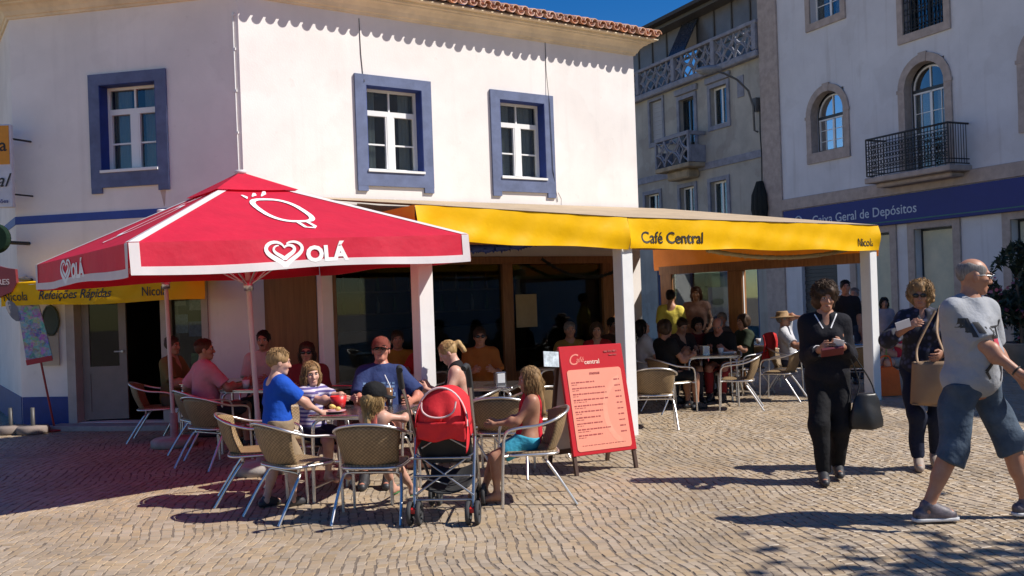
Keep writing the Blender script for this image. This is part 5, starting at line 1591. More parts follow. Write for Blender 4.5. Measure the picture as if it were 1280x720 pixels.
    for s in (-1, 1):
        Hd.ell(Hp(s * .036, .058, -.022), v3(.027, .028, .026) * a, Hrow, .02)
        Hd.ell(Hp(s * .030, .098, .010), v3(.018, .016, .012) * a, Hrow, .012, sub=True)
        Hd.ell(Hp(s * .078, -.006, -.006), v3(.009, .020, .032) * a, Hrow, .008)
    Hd.cone(Hp(0, .088, .014), Hp(0, .108, -.026), .008 * a, .013 * a, .012)
    Hd.ell(Hp(0, .098, -.032), v3(.018, .012, .008) * a, Hrow, .01)
    Hd.ell(Hp(0, .086, -.060), v3(.024, .011, .006) * a, Hrow, .008); Hd.ell(Hp(0, .085, -.071), v3(.020, .011, .006) * a, Hrow, .008)
    Hd.cone(neck + u * .0 * k, Hp(0, -.015, -.05), .050 * k, .048 * k, .03)
    hr = hres or (.0055 * hs if res < .013 else .009)
    hm = Hd.mesh(hr); parts.append((smooth(*hm, 1), hm[1]))
    for s in (-1, 1):
        G = Field(); d = unit(wr[s] - el[s]); hk = k * (1 if hs < 1.1 else .95)
        ref = v3(0, 0, -1) if abs(d[2]) < .8 else fw
        side = unit(np.cross(d, v3(-s, 0, 0) if abs(d @ v3(1, 0, 0)) < .8 else v3(0, 0, -1)))   # across the knuckles
        pal = unit(np.cross(side, d))
        if pal @ (v3(-s * .5, 0, -1) if abs(d[2]) < .8 else v3(-s, 0, 0)) < 0: pal = -pal
        thumb = side if side @ (v3(-s * .4, .6, .6)) > 0 else -side
        cu = curl[0 if s < 0 else 1]
        pc = wr[s] + d * .055 * hk
        G.cone(wr[s] - d * .03 * hk, wr[s] + d * .015 * hk, .027 * hk, .026 * hk, .01)
        G.ell(pc, v3(.041, .016, .052) * hk, np.stack([side, pal, d]), .02)
        for q, (o, L) in enumerate(((.031, .062), (.0105, .072), (-.0105, .068), (-.030, .052))):
            b0 = wr[s] + d * (.096 - .004 * abs(q - 1.5)) * hk + thumb * o * hk; dd = d.copy()
            for L1, r1 in ((.42, .0092), (.32, .0085), (.26, .0075)):
                ang = cu * 1.0; dd = unit(dd * math.cos(ang) + pal * math.sin(ang) - (d * 0)); b1 = b0 + dd * L * L1 * hk
                G.cone(b0, b1, r1 * hk, (r1 - .0008) * hk, .003); b0 = b1
        t0 = wr[s] + d * .03 * hk + thumb * .03 * hk + pal * .006 * hk; t1 = t0 + unit(d * .8 + thumb * .55 + pal * .3 * cu) * .045 * hk; t2 = t1 + unit(d + pal * .6 * cu) * .032 * hk
        G.cone(t0, t1, .0125 * hk, .0105 * hk, .012); G.cone(t1, t2, .0105 * hk, .0085 * hk, .004)
        gm = G.mesh(.0042 * max(.8, hk) if res < .014 else .007); parts.append((smooth(*gm, 1), gm[1]))
    body = link('body', join(parts), skin(tone), sm=0)
    # ---- face
    if eyes:
        for s in (-1, 1):
            o = MB(); o.ell((0, 0, 0), (.0125 * a, .008 * a, .0065 * a), 10); 
            M = np.eye(4); M[:3, :3] = HR; M[:3, 3] = Hp(s * .031, .0815, .011); M = Matrix((Wm @ M).tolist())
            MB(M).ell((0, 0, 0), (.015 * a, .007 * a, .0075 * a), 10).build('eye', mat('eye_white', (.55, .52, .5), .3), body)
            MB(M).ell((0, .0045 * a, 0), (.0072 * a, .004 * a, .0072 * a), 8).build('iris', mat('iris', (.03, .02, .015), .2), body)
            M2 = Matrix((Wm @ np.vstack([np.hstack([HR, Hp(s * .032, .089, .032)[:, None]]), [0, 0, 0, 1]])).tolist())
            MB(M2).ell((0, 0, 0), (.021 * a, .007 * a, .0052 * a), 10).build('eyebrow', hairm(hair[1] if hair else 'grey'), body)
        M2 = Matrix((Wm @ np.vstack([np.hstack([HR, Hp(0, .0925, -.0655)[:, None]]), [0, 0, 0, 1]])).tolist())
        MB(M2).ell((0, 0, 0), (.022 * a, .005 * a, .0055 * a), 10).build('lips', mat('lips_' + tone, tuple(c * f for c, f in zip(skin(tone).node_tree.nodes['Color Ramp'].color_ramp.elements[1].color[:3], (.72, .42, .45))), .4), body)
    HM = Matrix((Wm @ np.vstack([np.hstack([HR, hc[:, None]]), [0, 0, 0, 1]])).tolist())
    # ---- hair
    if hair:
        style, hcol = hair[0], hair[1]
        Fh = Field(); o = {'short': .010, 'bald': .004, 'curly': .030, 'long': .014, 'pony': .009, 'bob': .024}[style]
        Fh.ell(Hp(0, -.016, .034), v3(.077 + o, .095 + o, .086 + o * 1.1) * a, Hrow, .02)
        if style == 'curly': Fh.ell(Hp(0, -.03, -.02), v3(.105, .09, .095) * a, Hrow, .05)
        if style == 'bob': Fh.ell(Hp(0, -.025, -.02), v3(.098, .085, .085) * a, Hrow, .05)
        L = hair[2] if len(hair) > 2 else .2
        if style == 'long':
            for s in (-1, 0, 1): Fh.cone(Hp(s * .05, -.07, .0), Hp(s * .065, -.085, -.12 - L), .045 * a, .03 * a, .04)
        if style == 'pony':
            Fh.cone(Hp(0, -.10, .04), Hp(0, -.15, .03), .03 * a, .035 * a, .02); Fh.cone(Hp(0, -.15, .03), Hp(.01, -.17, -.10 - L * .4), .035 * a, .014 * a, .02)
        if style in ('short', 'bald', 'pony'): Fh.cut(Hp(0, -.02, -.055 if style != 'bald' else -.05), HR @ v3(0, .25, -1))
        Fh.ell(Hp(0, .105, -.045), v3(.066, .075, .100) * a, Hrow, .02, sub=True)
        if style in ('short', 'bald'): Fh.ell(Hp(0, .09, -.075), v3(.12, .085, .085) * a, Hrow, .015, sub=True)
        if style == 'bald': Fh.ell(Hp(0, .02, .115), v3(.068, .12, .08) * a, Hrow, .01, sub=True)
        hh = Fh.mesh(.0075 if res < .013 else .011, fold={'curly': .012, 'bob': .008}.get(style, .004), ff=70 if style == 'curly' else 45, seed=int(abs(loc[0] * 100)))
        ho = link('hair', hh, hairm(hcol), sm=1)
        # locks
        rl = random.Random(int(abs(loc[0] * 991)) + 3)
        nl = {'long': 520, 'curly': 520, 'pony': 280, 'bob': 300, 'short': 300, 'bald': 0}[style]
        if res > .0135: nl //= 3
        if nl:
            mb = MB()
            for q in range(nl):
                az = rl.uniform(-math.pi, math.pi)
                front = abs(az) < .75
                if style in ('long', 'pony', 'curly', 'bob') and front and rl.random() < .7: continue
                pts = []; rad = v3(.079 + o, .097 + o, .088 + o) * a; e = rl.uniform(.1, .9)
                end = {'long': 1.75, 'curly': 1.9, 'bob': 1.9, 'pony': 1.4, 'short': 1.25}[style] if not front else .95
                if style == 'short' : e = rl.uniform(.05, end - .2); end = e + .35
                ns = 6
                for i in range(ns):
                    t = e + (end - e) * i / (ns - 1); jit = (.012 if style == 'curly' else .004) * a
                    lift = (.008 * i / ns if style == 'short' else 0) * a
                    pts.append(hc + HR @ (v3(0, -.016, .034) * a + v3((rad[0] + lift) * math.sin(t) * math.sin(az), (rad[1] + lift) * math.sin(t) * math.cos(az), (rad[2] + lift) * math.cos(t)) + v3(rl.gauss(0, jit), rl.gauss(0, jit), rl.gauss(0, jit))))
                if style == 'long' and not front:
                    q0 = pts[-1]
                    dn = v3(0, 0, -1); out = unit(q0 - hc) * .02
                    ll = L * rl.uniform(.6, 1.15) + .06
                    for i in range(1, 6):
                        pts.append(q0 + dn * ll * i / 5 * a * 1.1 + out * math.sin(i) * .6 - fw * .02 * i / 5 + v3(rl.gauss(0, .006), rl.gauss(0, .006), 0))
                n = len(pts)
                mb.tube([W3 @ p + Wt for p in pts], [.0042 * a * (1 - .75 * i / n) for i in range(n)], 3)
            mb.build('locks', hairm(hcol), ho)
    # ---- clothes
    sobj = None
    if shirt:
        Fs = Field(); o = shirt.get('o', .012); torso(Fs, o, shirt.get('hem', .012))
        for s in (-1, 1): arm(Fs, s, o + .008, shirt.get('sleeve', .62), shirt.get('flare', .012)) if shirt.get('sleeve', .62) > 0 else None
        Fs.cut(p0 + u * shirt.get('low', -.06) * k, -u); Fs.ell(neck + u * (.065 + shirt.get('neck', .0)) * k + fw * .03 * k, v3(.064, .066, .058) * k, TR, .012, sub=True)
        if shirt.get('vneck'): Fs.ell(neck + u * (.0 + shirt.get('neck', .0)) * k + fw * .115 * k, v3(.038, .06, .05 + .06 * shirt['vneck']) * k, TR, .012, sub=True)
        if shirt.get('strap'): 
            for s in (-1, 1): Fs.cut(sh[s] - rt * s * .035 * k, rt * s)
        sobj = link('shirt' if not shirt.get('name') else shirt['name'], Fs.mesh(res * .9, fold=fold, seed=int(abs(loc[1] * 77))), shirt['m'], sm=1)
        if shirt.get('collar'):
            mb = MB()
            for s in (-1, 1):
                pts = [neck + rt * s * .062 * k - fw * .03 * k + u * .035 * k, neck + rt * s * .066 * k + fw * .03 * k + u * .03 * k, neck + rt * s * .03 * k + fw * .088 * k - u * .02 * k, neck + rt * s * .02 * k + fw * .115 * k - u * .09 * k]
                mb.tube([W3 @ p + Wt for p in pts], [.011 * k, .012 * k, .012 * k, .006 * k], 6)
            mb.build('collar', shirt['collar'], sobj)
    if legs:
        Fl = Field(); o = legs.get('o', .014)
        Fl.ell(p0 + u * .0 * k, v3(.165 * bw + o, .122 + o, .13) * k, TR, .05)
        Fl.ell(p0 + u * .10 * k + fw * .02 * k * belly, v3(.15 * bw + o * .8, .112 + .05 * belly + o * .8, .10) * k, TR, .05)
        for s in (-1, 1): leg(Fl, s, o, legs.get('upto', 1.93), legs.get('flare', .01))
        Fl.cut(p0 + u * legs.get('top', .05) * k, u)
        link(legs.get('name', 'trousers'), Fl.mesh(res, fold=fold * 1.2, ff=22, seed=int(abs(loc[0] * 55))), legs['m'], sm=1)
    if shoes:
        for s in (-1, 1):
            f0 = footdir[s]; G = Field(); zc = an[s] - v3(0, 0, .048 * k); sd = unit(np.cross(f0, v3(0, 0, 1)))
            if shoes.get('flip'):
                G.ell(zc + f0 * .055 * k - v3(0, 0, .03 * k), v3(.042, .135, .012) * k, np.stack([sd, f0, v3(0, 0, 1)]), .01)
            else:
                G.cone(zc - f0 * .055 * k, zc + f0 * .155 * k - v3(0, 0, .008 * k), .040 * k, .034 * k, .03); G.cone(zc + v3(0, 0, .055 * k), zc + f0 * .10 * k + v3(0, 0, .01 * k), .046 * k, .04 * k, .03)
                G.cut(zc - v3(0, 0, .036 * k), (0, 0, -1))
            so_ = link('shoe', G.mesh(.007), shoes['m'], sm=1)
            if shoes.get('sole'):
                G = Field(); G.cone(zc - f0 * .058 * k - v3(0, 0, .03 * k), zc + f0 * .165 * k - v3(0, 0, .03 * k), .043 * k, .038 * k, .03)
                G.cut(zc - v3(0, 0, .020 * k), (0, 0, 1)); G.cut(zc - v3(0, 0, .042 * k), (0, 0, -1))
                link('sole', G.mesh(.006), shoes['sole'], so_, sm=1)
    J = dict(root=root, W=Matrix(Wm.tolist()), HM=HM, a=a, neck=neck, u=u, fw=fw, rt=rt, p0=p0, k=k, el=el, wr=wr, kn=kn, an=an, sh=sh, shirt=sobj, body=body, Hp=Hp)
    return J
def wp(J, p): return J['W'] @ Vector(tuple(p))
def sunglasses(J, m=None):
    a = J['a']; mb = MB(J['HM'])
    for s in (-1, 1):
        mb.ell((s * .033 * a, .098 * a, .010 * a), (.030 * a, .008 * a, .021 * a), 12)
        mb.tube([(s * .06 * a, .092 * a, .016 * a), (s * .08 * a, .05 * a, .014 * a), (s * .083 * a, -.01 * a, .008 * a)], .004 * a, 5)
    mb.tube([(-.012 * a, .104 * a, .014 * a), (.012 * a, .104 * a, .014 * a)], .004 * a, 5)
    mb.build('sunglasses', m or mat('lens_dark', (.012, .010, .010), .12), J['root'])
def spectacles(J):
    a = J['a']; mb = MB(J['HM'])
    for s in (-1, 1):
        mb.tube([(s * .033 * a + .026 * a * math.cos(t * .6), .102 * a, .010 * a + .019 * a * math.sin(t * .6)) for t in range(11)], .0028 * a, 5, closed=True)
        mb.tube([(s * .06 * a, .098 * a, .014 * a), (s * .08 * a, .05 * a, .014 * a), (s * .084 * a, -.01 * a, .008 * a)], .003 * a, 5)
    mb.tube([(-.01 * a, .106 * a, .014 * a), (.01 * a, .106 * a, .014 * a)], .003 * a, 5)
    mb.build('spectacles', mat('specs', (.5, .5, .5), .2, metal=1.0), J['root'])
def cap(J, m, yaw=0.0, sc=1.0):
    a = J['a'] * sc; T = J['HM'] @ Matrix.Rotation(yaw, 4, 'Z')
    mb = MB(T @ Matrix.Translation((0, -.010 * a, .048 * a)))
    mb.lathe([(.097 * a, -.03 * a), (.098 * a, .0), (.092 * a, .035 * a), (.068 * a, .070 * a), (.03 * a, .088 * a), (.0001, .09 * a)], 20, T=Matrix.Diagonal((.92, 1.13, 1, 1)))
    mb.ell((0, 0, .09 * a), (.008 * a, .008 * a, .006 * a), 8)
    c = mb.build('cap', m, J['root'])
    n = 14; vs = []; fs = []
    for i in range(n + 1):
        t = R(-62 + 124 * i / n); vs += [(.088 * a * math.sin(t), .098 * a * math.cos(t) , .022 * a), (.084 * a * math.sin(t), (.10 + .085 * math.cos(t) ** .7) * a * 1.0 * math.cos(t) ** .35, (.010 - .016 * math.sin(t) ** 2) * a)]
    vs2 = [(x, y, z - .006 * a) for x, y, z in vs]; N = len(vs)
    fs = [(2 * i, 2 * i + 2, 2 * i + 3, 2 * i + 1) for i in range(n)] + [(N + 2 * i, N + 2 * i + 1, N + 2 * i + 3, N + 2 * i + 2) for i in range(n)] + [(2 * i + 1, 2 * i + 3, N + 2 * i + 3, N + 2 * i + 1) for i in range(n)]
    MB(T).add(vs + vs2, fs, 0, True).build('brim', m, c)
def decal(J, polys, m, name, off=.004):
    """flat print wrapped on the shirt: polygons (x right seen from the front, z up from the neck, metres)"""
    me = J['shirt'].data; W = wm(J['shirt'])
    bvh = BVHTree.FromPolygons([W @ v.co for v in me.vertices], [tuple(p.vertices) for p in me.polygons])
    mb = MB(); rt, fw, u, nk = J['rt'], J['fw'], J['u'], J['neck']
    def hit(x, z):
        o = wp(J, nk - rt * x + u * z + fw * .6); d = (J['W'].to_3x3() @ Vector(tuple(-fw))).normalized()
        h = bvh.ray_cast(o, d)
        return (h[0] - d * off) if h[0] else None
    for poly in polys:                                   # quads
        (x0, z0), (x1, z1), (x2, z2), (x3, z3) = poly; n = 4
        g = []
        for j in range(n + 1):
            for i in range(n + 1):
                s, t = i / n, j / n
                g.append(hit((x0 * (1 - s) + x1 * s) * (1 - t) + (x3 * (1 - s) + x2 * s) * t, (z0 * (1 - s) + z1 * s) * (1 - t) + (z3 * (1 - s) + z2 * s) * t))
        for j in range(n):
            for i in range(n):
                q = [g[j * (n + 1) + i], g[j * (n + 1) + i + 1], g[(j + 1) * (n + 1) + i + 1], g[(j + 1) * (n + 1) + i]]
                if all(p is not None for p in q): mb.add(q, [(0, 1, 2, 3)])
    if mb.v: mb.build(name, m, J['shirt'])
def bar(x0, z0, x1, z1, w):
    dx, dz_ = x1 - x0, z1 - z0; l = math.hypot(dx, dz_); nx, nz = -dz_ / l * w / 2, dx / l * w / 2
    return ((x0 + nx, z0 + nz), (x1 + nx, z1 + nz), (x1 - nx, z1 - nz), (x0 - nx, z0 - nz))
# ------------------------------------------------------------------ the people in the picture
C = clothm
M_shoe = mat('shoe_dark', (.03, .03, .035), .5); M_sole = mat('shoe_sole', (.6, .6, .6), .6); M_sneaker = mat('sneaker', (.035, .035, .045), .55, var=.5, vscale=28, col2=(.16, .13, .15))
M_denim = C('denim', (.085, .115, .155), col2=(.04, .058, .085), vscale=5)
# man walking
J = person('bald man in a grey t-shirt and denim shorts walking to the right', (2.98, 6.12), (.42, -.91), 1.725, lean=(0, .02), bw=.97, belly=.65, hs=1.05, tone='tan', res=.0105, hres=.0048,
           hands={1: (-.02, .40, .93), -1: (-.26, .16, .92)}, feet={1: (.31, -.11, .105), -1: (-.33, .13, .09), ('d', 1): (-.91, .42, 0), ('d', -1): (-.91, .42, 0)}, kpole={1: (-.9, .6, .2), -1: (-.9, .6, .2)}, head=(1.0, -.12, 0), hair=('bald', 'grey'),
           shirt=dict(m=C('greytee', (.31, .32, .345)), sleeve=.86, flare=.03, low=-.12, hem=.035, o=.014), legs=dict(m=M_denim, upto=1.20, flare=.012, o=.018, top=-.02, name='shorts'),
           shoes=dict(m=M_sneaker, sole=M_sole), curl=(.45, .55), fold=.011)
spectacles(J)
Q = [bar(-.17, -.17, .15, -.17, .012), bar(-.17, -.23, -.17, -.11, .045), bar(-.125, -.205, -.125, -.135, .03), bar(.14, -.21, .14, -.13, .04)]
Q += [bar(-.055, -.17, -.05, -.235, .02), bar(.055, -.17, .05, -.235, .02), bar(-.05, -.235, .05, -.235, .02), bar(-.012, -.21, .02, -.21, .035)]
Q += [bar(-.02, -.36, -.08, -.45, .022), bar(.02, -.36, .085, -.46, .022), bar(-.08, -.45, -.05, -.5, .016), bar(.085, -.46, .07, -.52, .016)]
decal(J, Q, M_ink, 'print'); decal(J, [((-.035, -.245), (.035, -.245), (.022, -.36), (-.022, -.36))], mat('print_red', (.45, .03, .06), .7), 'print_figure')
wpz = J['wr'][1]; fdir = unit(J['wr'][1] - J['el'][1])
b0 = wp(J, wpz - fdir * .03); 
mb = MB(); Z = Vector(tuple(fdir)); Z = (J['W'].to_3x3() @ Z).normalized(); X = Z.orthogonal().normalized(); Y = Z.cross(X)
mb.tube([b0 + X * .031 * math.cos(t * .52) + Y * .031 * math.sin(t * .52) for t in range(12)], .006, 6, closed=True); mb.build('wristband', M_ink, J['root'])
# woman in black
J = person('woman in black with a collared cardigan walking with a wallet in her hands', (2.52, 7.56), (-.22, -1), 1.60, lean=(0, .03), tone='tan', res=.0115, hres=.005, bust=.9, bw=.93,
           hands={1: (.07, .25, 1.07), -1: (-.10, .23, 1.09)}, feet={1: (.07, .15, .085), -1: (-.07, -.10, .10)}, epole={1: (.35, -1, -.4), -1: (-.35, -1, -.4)}, head=(.15, -.10, 0), hair=('curly', 'brown'),
           shirt=dict(m=C('blacktop', (.011, .011, .016)), sleeve=1.86, low=-.10, hem=.02, vneck=.6, neck=-.005, o=.012), legs=dict(m=C('blacktrousers', (.010, .010, .012)), upto=1.97, flare=.014, o=.014),
           shoes=dict(m=M_shoe), curl=(.7, .7))
decal(J, [bar(-.085, .01, -.055, -.05, .009), bar(-.055, -.05, -.03, -.10, .009), bar(.085, .01, .055, -.05, .009), bar(.055, -.05, .03, -.10, .009)], M_printwhite, 'collar_trim')
for s in (-1, 1):
    d = unit(J['wr'][s] - J['el'][s]); b0 = wp(J, J['el'][s] + (J['wr'][s] - J['el'][s]) * .84); Z = (J['W'].to_3x3() @ Vector(tuple(d))).normalized(); X = Z.orthogonal().normalized(); Y = Z.cross(X)
    MB().tube([b0 + X * .043 * math.cos(t * .52) + Y * .043 * math.sin(t * .52) for t in range(12)], .004, 5, closed=True).build('cuff_trim', M_printwhite, J['root'])
wal = MB(J['W'] @ Matrix.Translation((-.01, .335, 1.06)) @ Matrix.Rotation(R(35), 4, 'X') @ Matrix.Rotation(R(8), 4, 'Y')).box(-.085, .085, -.05, .05, -.012, .012, bev=.004).build('wallet', mat('wallet', (.13, .012, .018), .5))
tag(wal, 'dark red wallet held by the woman in black', 'wallet')
ppr = MB(J['W'] @ Matrix.Translation((-.05, .34, 1.12)) @ Matrix.Rotation(R(60), 4, 'X') @ Matrix.Rotation(R(-25), 4, 'Y')).box(-.05, .03, -.03, .04, -.001, .002).build('paper_slip', M_printwhite)
tag(ppr, 'small white slip above the red wallet', 'paper')
hb = thing('handbag', 'black handbag hanging from the arm of the woman in black', 'handbag', (2.77, 7.40, .42))
G = Field(); G.ell((2.77, 7.40, .56), (.115, .05, .20), None, .03); G.ell((2.77, 7.40, .48), (.135, .065, .12), None, .05); G.cut((2.77, 7.40, .43), (0, 0, -1)); G.cut((2.77, 7.40, .71), (0, 0, 1))
v, f = G.mesh(.010, fold=.009, ff=24); link_mesh('bag_body', smooth(v, f, 2), f, mat('bag_black', (.014, .013, .013), .4, bump=.3, bscale=30), hb, smooth=True)
arm_pt = wp(J, J['el'][-1] + (J['wr'][-1] - J['el'][-1]) * .55)
mb = MB()
for dx in (-.035, .035): mb.tube(bez([(2.77 + dx * 2.2, 7.40 + dx * .3, .69), (2.765 + dx * 1.2, 7.42, .82), arm_pt + Vector((dx * .3, 0, .045))], 6), .006, 6)
mb.build('strap', MATS['bag_black'], hb)
# woman with sunglasses
def blouse():
    m = bpy.data.materials.new('cloth_blouse'); m.use_nodes = True; N = m.node_tree.nodes; L = m.node_tree.links; b = N['Principled BSDF']; b.inputs['Roughness'].default_value = .8
    tc = N.new('ShaderNodeTexCoord'); v = N.new('ShaderNodeTexVoronoi'); v.inputs['Scale'].default_value = 22; L.new(tc.outputs['Object'], v.inputs['Vector'])
    rp = N.new('ShaderNodeValToRGB'); rp.color_ramp.elements[0].color = (.05, .055, .11, 1); rp.color_ramp.elements[0].position = .25; rp.color_ramp.elements[1].color = (.008, .009, .02, 1); rp.color_ramp.elements[1].position = .5
    L.new(v.outputs['Distance'], rp.inputs[0]); L.new(rp.outputs[0], b.inputs['Base Color']); return m
J = person('woman in sunglasses with curly fair hair and a dark patterned blouse', (3.47, 7.95), (-.35, -1), 1.585, tone='tan', res=.0115, hres=.005, bust=.9, bw=1.0,
           hands={1: (.13, .30, 1.20), -1: (-.14, .24, .98)}, feet={1: (.07, .12, .085), -1: (-.07, -.06, .09)}, epole={1: (.7, -.3, -.6), -1: (-.8, -.5, -.2)}, head=(-.15, -.08, 0), hair=('curly', 'dkblond'),
           shirt=dict(m=blouse(), sleeve=1.5, low=-.12, hem=.02, vneck=.4, o=.016), legs=dict(m=C('darkjeans', (.012, .016, .035)), upto=1.95, flare=.004, o=.018), shoes=dict(m=mat('shoe_beige', (.3, .24, .2), .6)), curl=(.5, .6))
sunglasses(J)
pp = MB(J['W'] @ Matrix.Translation((.16, .40, 1.235)) @ Matrix.Rotation(R(70), 4, 'X') @ Matrix.Rotation(R(-12), 4, 'Z') @ Matrix.Rotation(R(20), 4, 'Y')).box(-.05, .07, -.035, .035, -.002, .002).build('white_card', M_printwhite)
tag(pp, 'white card held up by the woman in sunglasses', 'card')
tb = thing('shopping_bag', 'big tan shoulder bag carried in front of the woman in sunglasses', 'bag', tuple(wp(J, (-.02, .22, .5))))
TT = J['W'] @ Matrix.Translation((-.03, .25, .56)) @ Matrix.Rotation(R(-4), 4, 'Y')
def bagf(sgn):
    def fn(u_, v_):
        x = (2 * u_ - 1) * (.155 + .0 * v_); return (x, sgn * (.055 + .03 * math.sin(v_ * 3) * (1 - (2 * u_ - 1) ** 2)) * (1 - .75 * abs(2 * u_ - 1) ** 6) + .008 * math.sin(x * 25 + v_ * 4),   .36 * v_ - .015 * math.sin(x * 9) * v_)
    return fn
M_tan = mat('bag_tan', (.29, .18, .10), .65, var=.12, vscale=5, bump=.2)
for sg_ in (-1, 1): surf(bagf(sg_), 16, 12, 'bag_side', M_tan, tb, .006, T=TT)
MB(TT).box(-.148, .148, -.06, .06, -.004, .006).build('bag_bottom', M_tan, tb)
MB().tube(bez([TT @ Vector((-.12, .05, .35)), wp(J, (-.10, .2, 1.15)), wp(J, (-.15, .0, 1.36)), wp(J, (-.14, -.1, 1.2))], 6), .014, 6, flat=.35).tube(bez([TT @ Vector((.12, .05, .35)), wp(J, (.05, .2, 1.05)), wp(J, (-.10, .10, 1.33))], 6), .012, 6, flat=.35).build('strap', M_tan, tb)

# the family
J = person('boy in a bright blue t-shirt standing at the family table', (-1.86, 7.30), (.72, .70), 1.20, tone='fair', hs=1.27, bw=.82, res=.0095, hres=.0055, hands={1: (.17, .30, .70), -1: (-.17, .05, .52)},
           feet={1: (.08, .06, .06), -1: (-.08, -.08, .06)}, head=(-.35, -.15, 0), hair=('short', 'sandy'), shirt=dict(m=C('boyblue', (.012, .075, .42)), sleeve=.85, flare=.03, low=-.06, hem=.014, o=.020),
           legs=dict(m=C('khaki', (.26, .19, .12)), upto=.98, flare=.03, o=.02, name='shorts'), shoes=dict(m=M_shoe))
def stripes(name, c1, c2, f):
    m = bpy.data.materials.new(name); m.use_nodes = True; N = m.node_tree.nodes; L = m.node_tree.links; b = N['Principled BSDF']; b.inputs['Roughness'].default_value = .85
    tc = N.new('ShaderNodeTexCoord'); w = N.new('ShaderNodeTexWave'); w.bands_direction = 'Z'; w.inputs['Scale'].default_value = f; w.inputs['Distortion'].default_value = .6
    L.new(tc.outputs['Object'], w.inputs['Vector']); rp = N.new('ShaderNodeValToRGB'); rp.color_ramp.elements[0].color = (*c1, 1); rp.color_ramp.elements[1].color = (*c2, 1)
    rp.color_ramp.elements[0].position = .45; rp.color_ramp.elements[1].position = .55; L.new(w.outputs['Fac'], rp.inputs[0]); L.new(rp.outputs[0], b.inputs['Base Color']); return m
J = person('small girl in a striped purple top sitting beside the standing boy', (-1.74, 8.02, 0), (.75, -.6), 1.18, sit=.53, tone='fair', hs=1.24, bw=.86, res=.0095, hres=.0055, hands={1: (.02, .36, .77), -1: (-.12, .40, .76)},
           feet={1: (.07, .26, .14), -1: (-.07, .26, .14)}, head=(-.45, -.08, .05), hair=('long', 'dkblond', .12), shirt=dict(m=stripes('cloth_stripes', (.55, .50, .58), (.10, .08, .24), 9), sleeve=.75, low=-.05, o=.022),
           legs=dict(m=C('navyskirt', (.012, .014, .035)), upto=.8, flare=.03, o=.02, name='skirt'))
J = person('man in a navy t-shirt, red cap and sunglasses seated facing the camera', (-1.20, 8.36), (.0, -1), 1.70, sit=.51, lean=(0, -.16), bw=1.02, belly=.3, tone='red', res=.0105, hres=.005, hands={1: (.10, .36, .74), -1: (-.30, .26, .70)},
           head=(.05, .05, 0), hair=('short', 'brown'), shirt=dict(m=C('navytee', (.028, .045, .13)), sleeve=.85, flare=.03, low=-.08, hem=.02, o=.016), legs=dict(m=C('shortsred', (.16, .07, .06)), upto=.9, flare=.03, o=.02, name='shorts'), shoes=dict(m=M_shoe))
cap(J, C('capred', (.18, .05, .035))); sunglasses(J)
rr = random.Random(8); Q = []
for z in (-.17, -.20, -.235, -.262, -.29):
    x = -.14
    while x < .13:
        w = rr.uniform(.015, .05); Q.append(((x, z), (min(x + w, .14), z + rr.uniform(-.004, .004)), (min(x + w, .14), z + .02), (x, z + .02))); x += w + .012
decal(J, Q, mat('print_pale', (.10, .17, .30), .8), 'print')
J = person('girl in a black cap with long fair hair seen from behind', (-1.05, 6.95), (.35, .95), 1.0, sit=.49, lean=(0, -.05), tone='fair', bw=.88, hs=1.3, res=.0095, hres=.0055, hands={1: (.16, .26, .70), -1: (-.12, .28, .72)},
           feet={1: (.12, .36, .10), -1: (-.04, .33, .12)}, head=(-.75, -.12, 0), hair=('long', 'blond', .14), shirt=dict(m=C('coral', (.62, .16, .12)), sleeve=0, strap=True, low=-.05, o=.01), legs=dict(m=C('pinkshorts', (.4, .12, .16)), upto=.7, o=.018, name='shorts'),
           shoes=dict(m=mat('flipflop', (.03, .16, .04), .6), flip=True))
cap(J, C('capblack', (.012, .012, .013)), sc=1.2)
J = person('woman with a blond ponytail in a black halter top looking down', (-.47, 8.80), (-1, .05), 1.56, sit=.52, lean=(0, .18), tone='fair', bust=.8, res=.0115, hands={1: (.05, .34, .74), -1: (-.15, .34, .74)}, head=(.1, -.35, 0), hair=('pony', 'blond', .25),
           shirt=dict(m=C('halter', (.014, .013, .015)), sleeve=0, strap=True, low=-.05, neck=-.06, vneck=.3, o=.01), legs=dict(m=C('whiteshorts', (.5, .48, .45)), upto=.7, o=.018, name='shorts'))
J = person('girl in a red tank top and light blue shorts sitting sideways', (.09, 7.22), (-1, -.06), 1.16, sit=.50, lean=(0, -.10), tone='tan', bw=.88, hs=1.18, res=.0095, hres=.0055, hands={1: (.07, .24, .60), -1: (-.06, .26, .60)},
           feet={1: (.05, .36, .075), -1: (-.08, .26, .07)}, head=(.15, -.22, 0), hair=('long', 'dkblond', .22), shirt=dict(m=C('redtank', (.55, .02, .035)), sleeve=0, strap=True, low=-.05, neck=-.04, o=.012), legs=dict(m=C('aqua', (.05, .33, .46)), upto=.75, flare=.02, o=.02, name='shorts'))

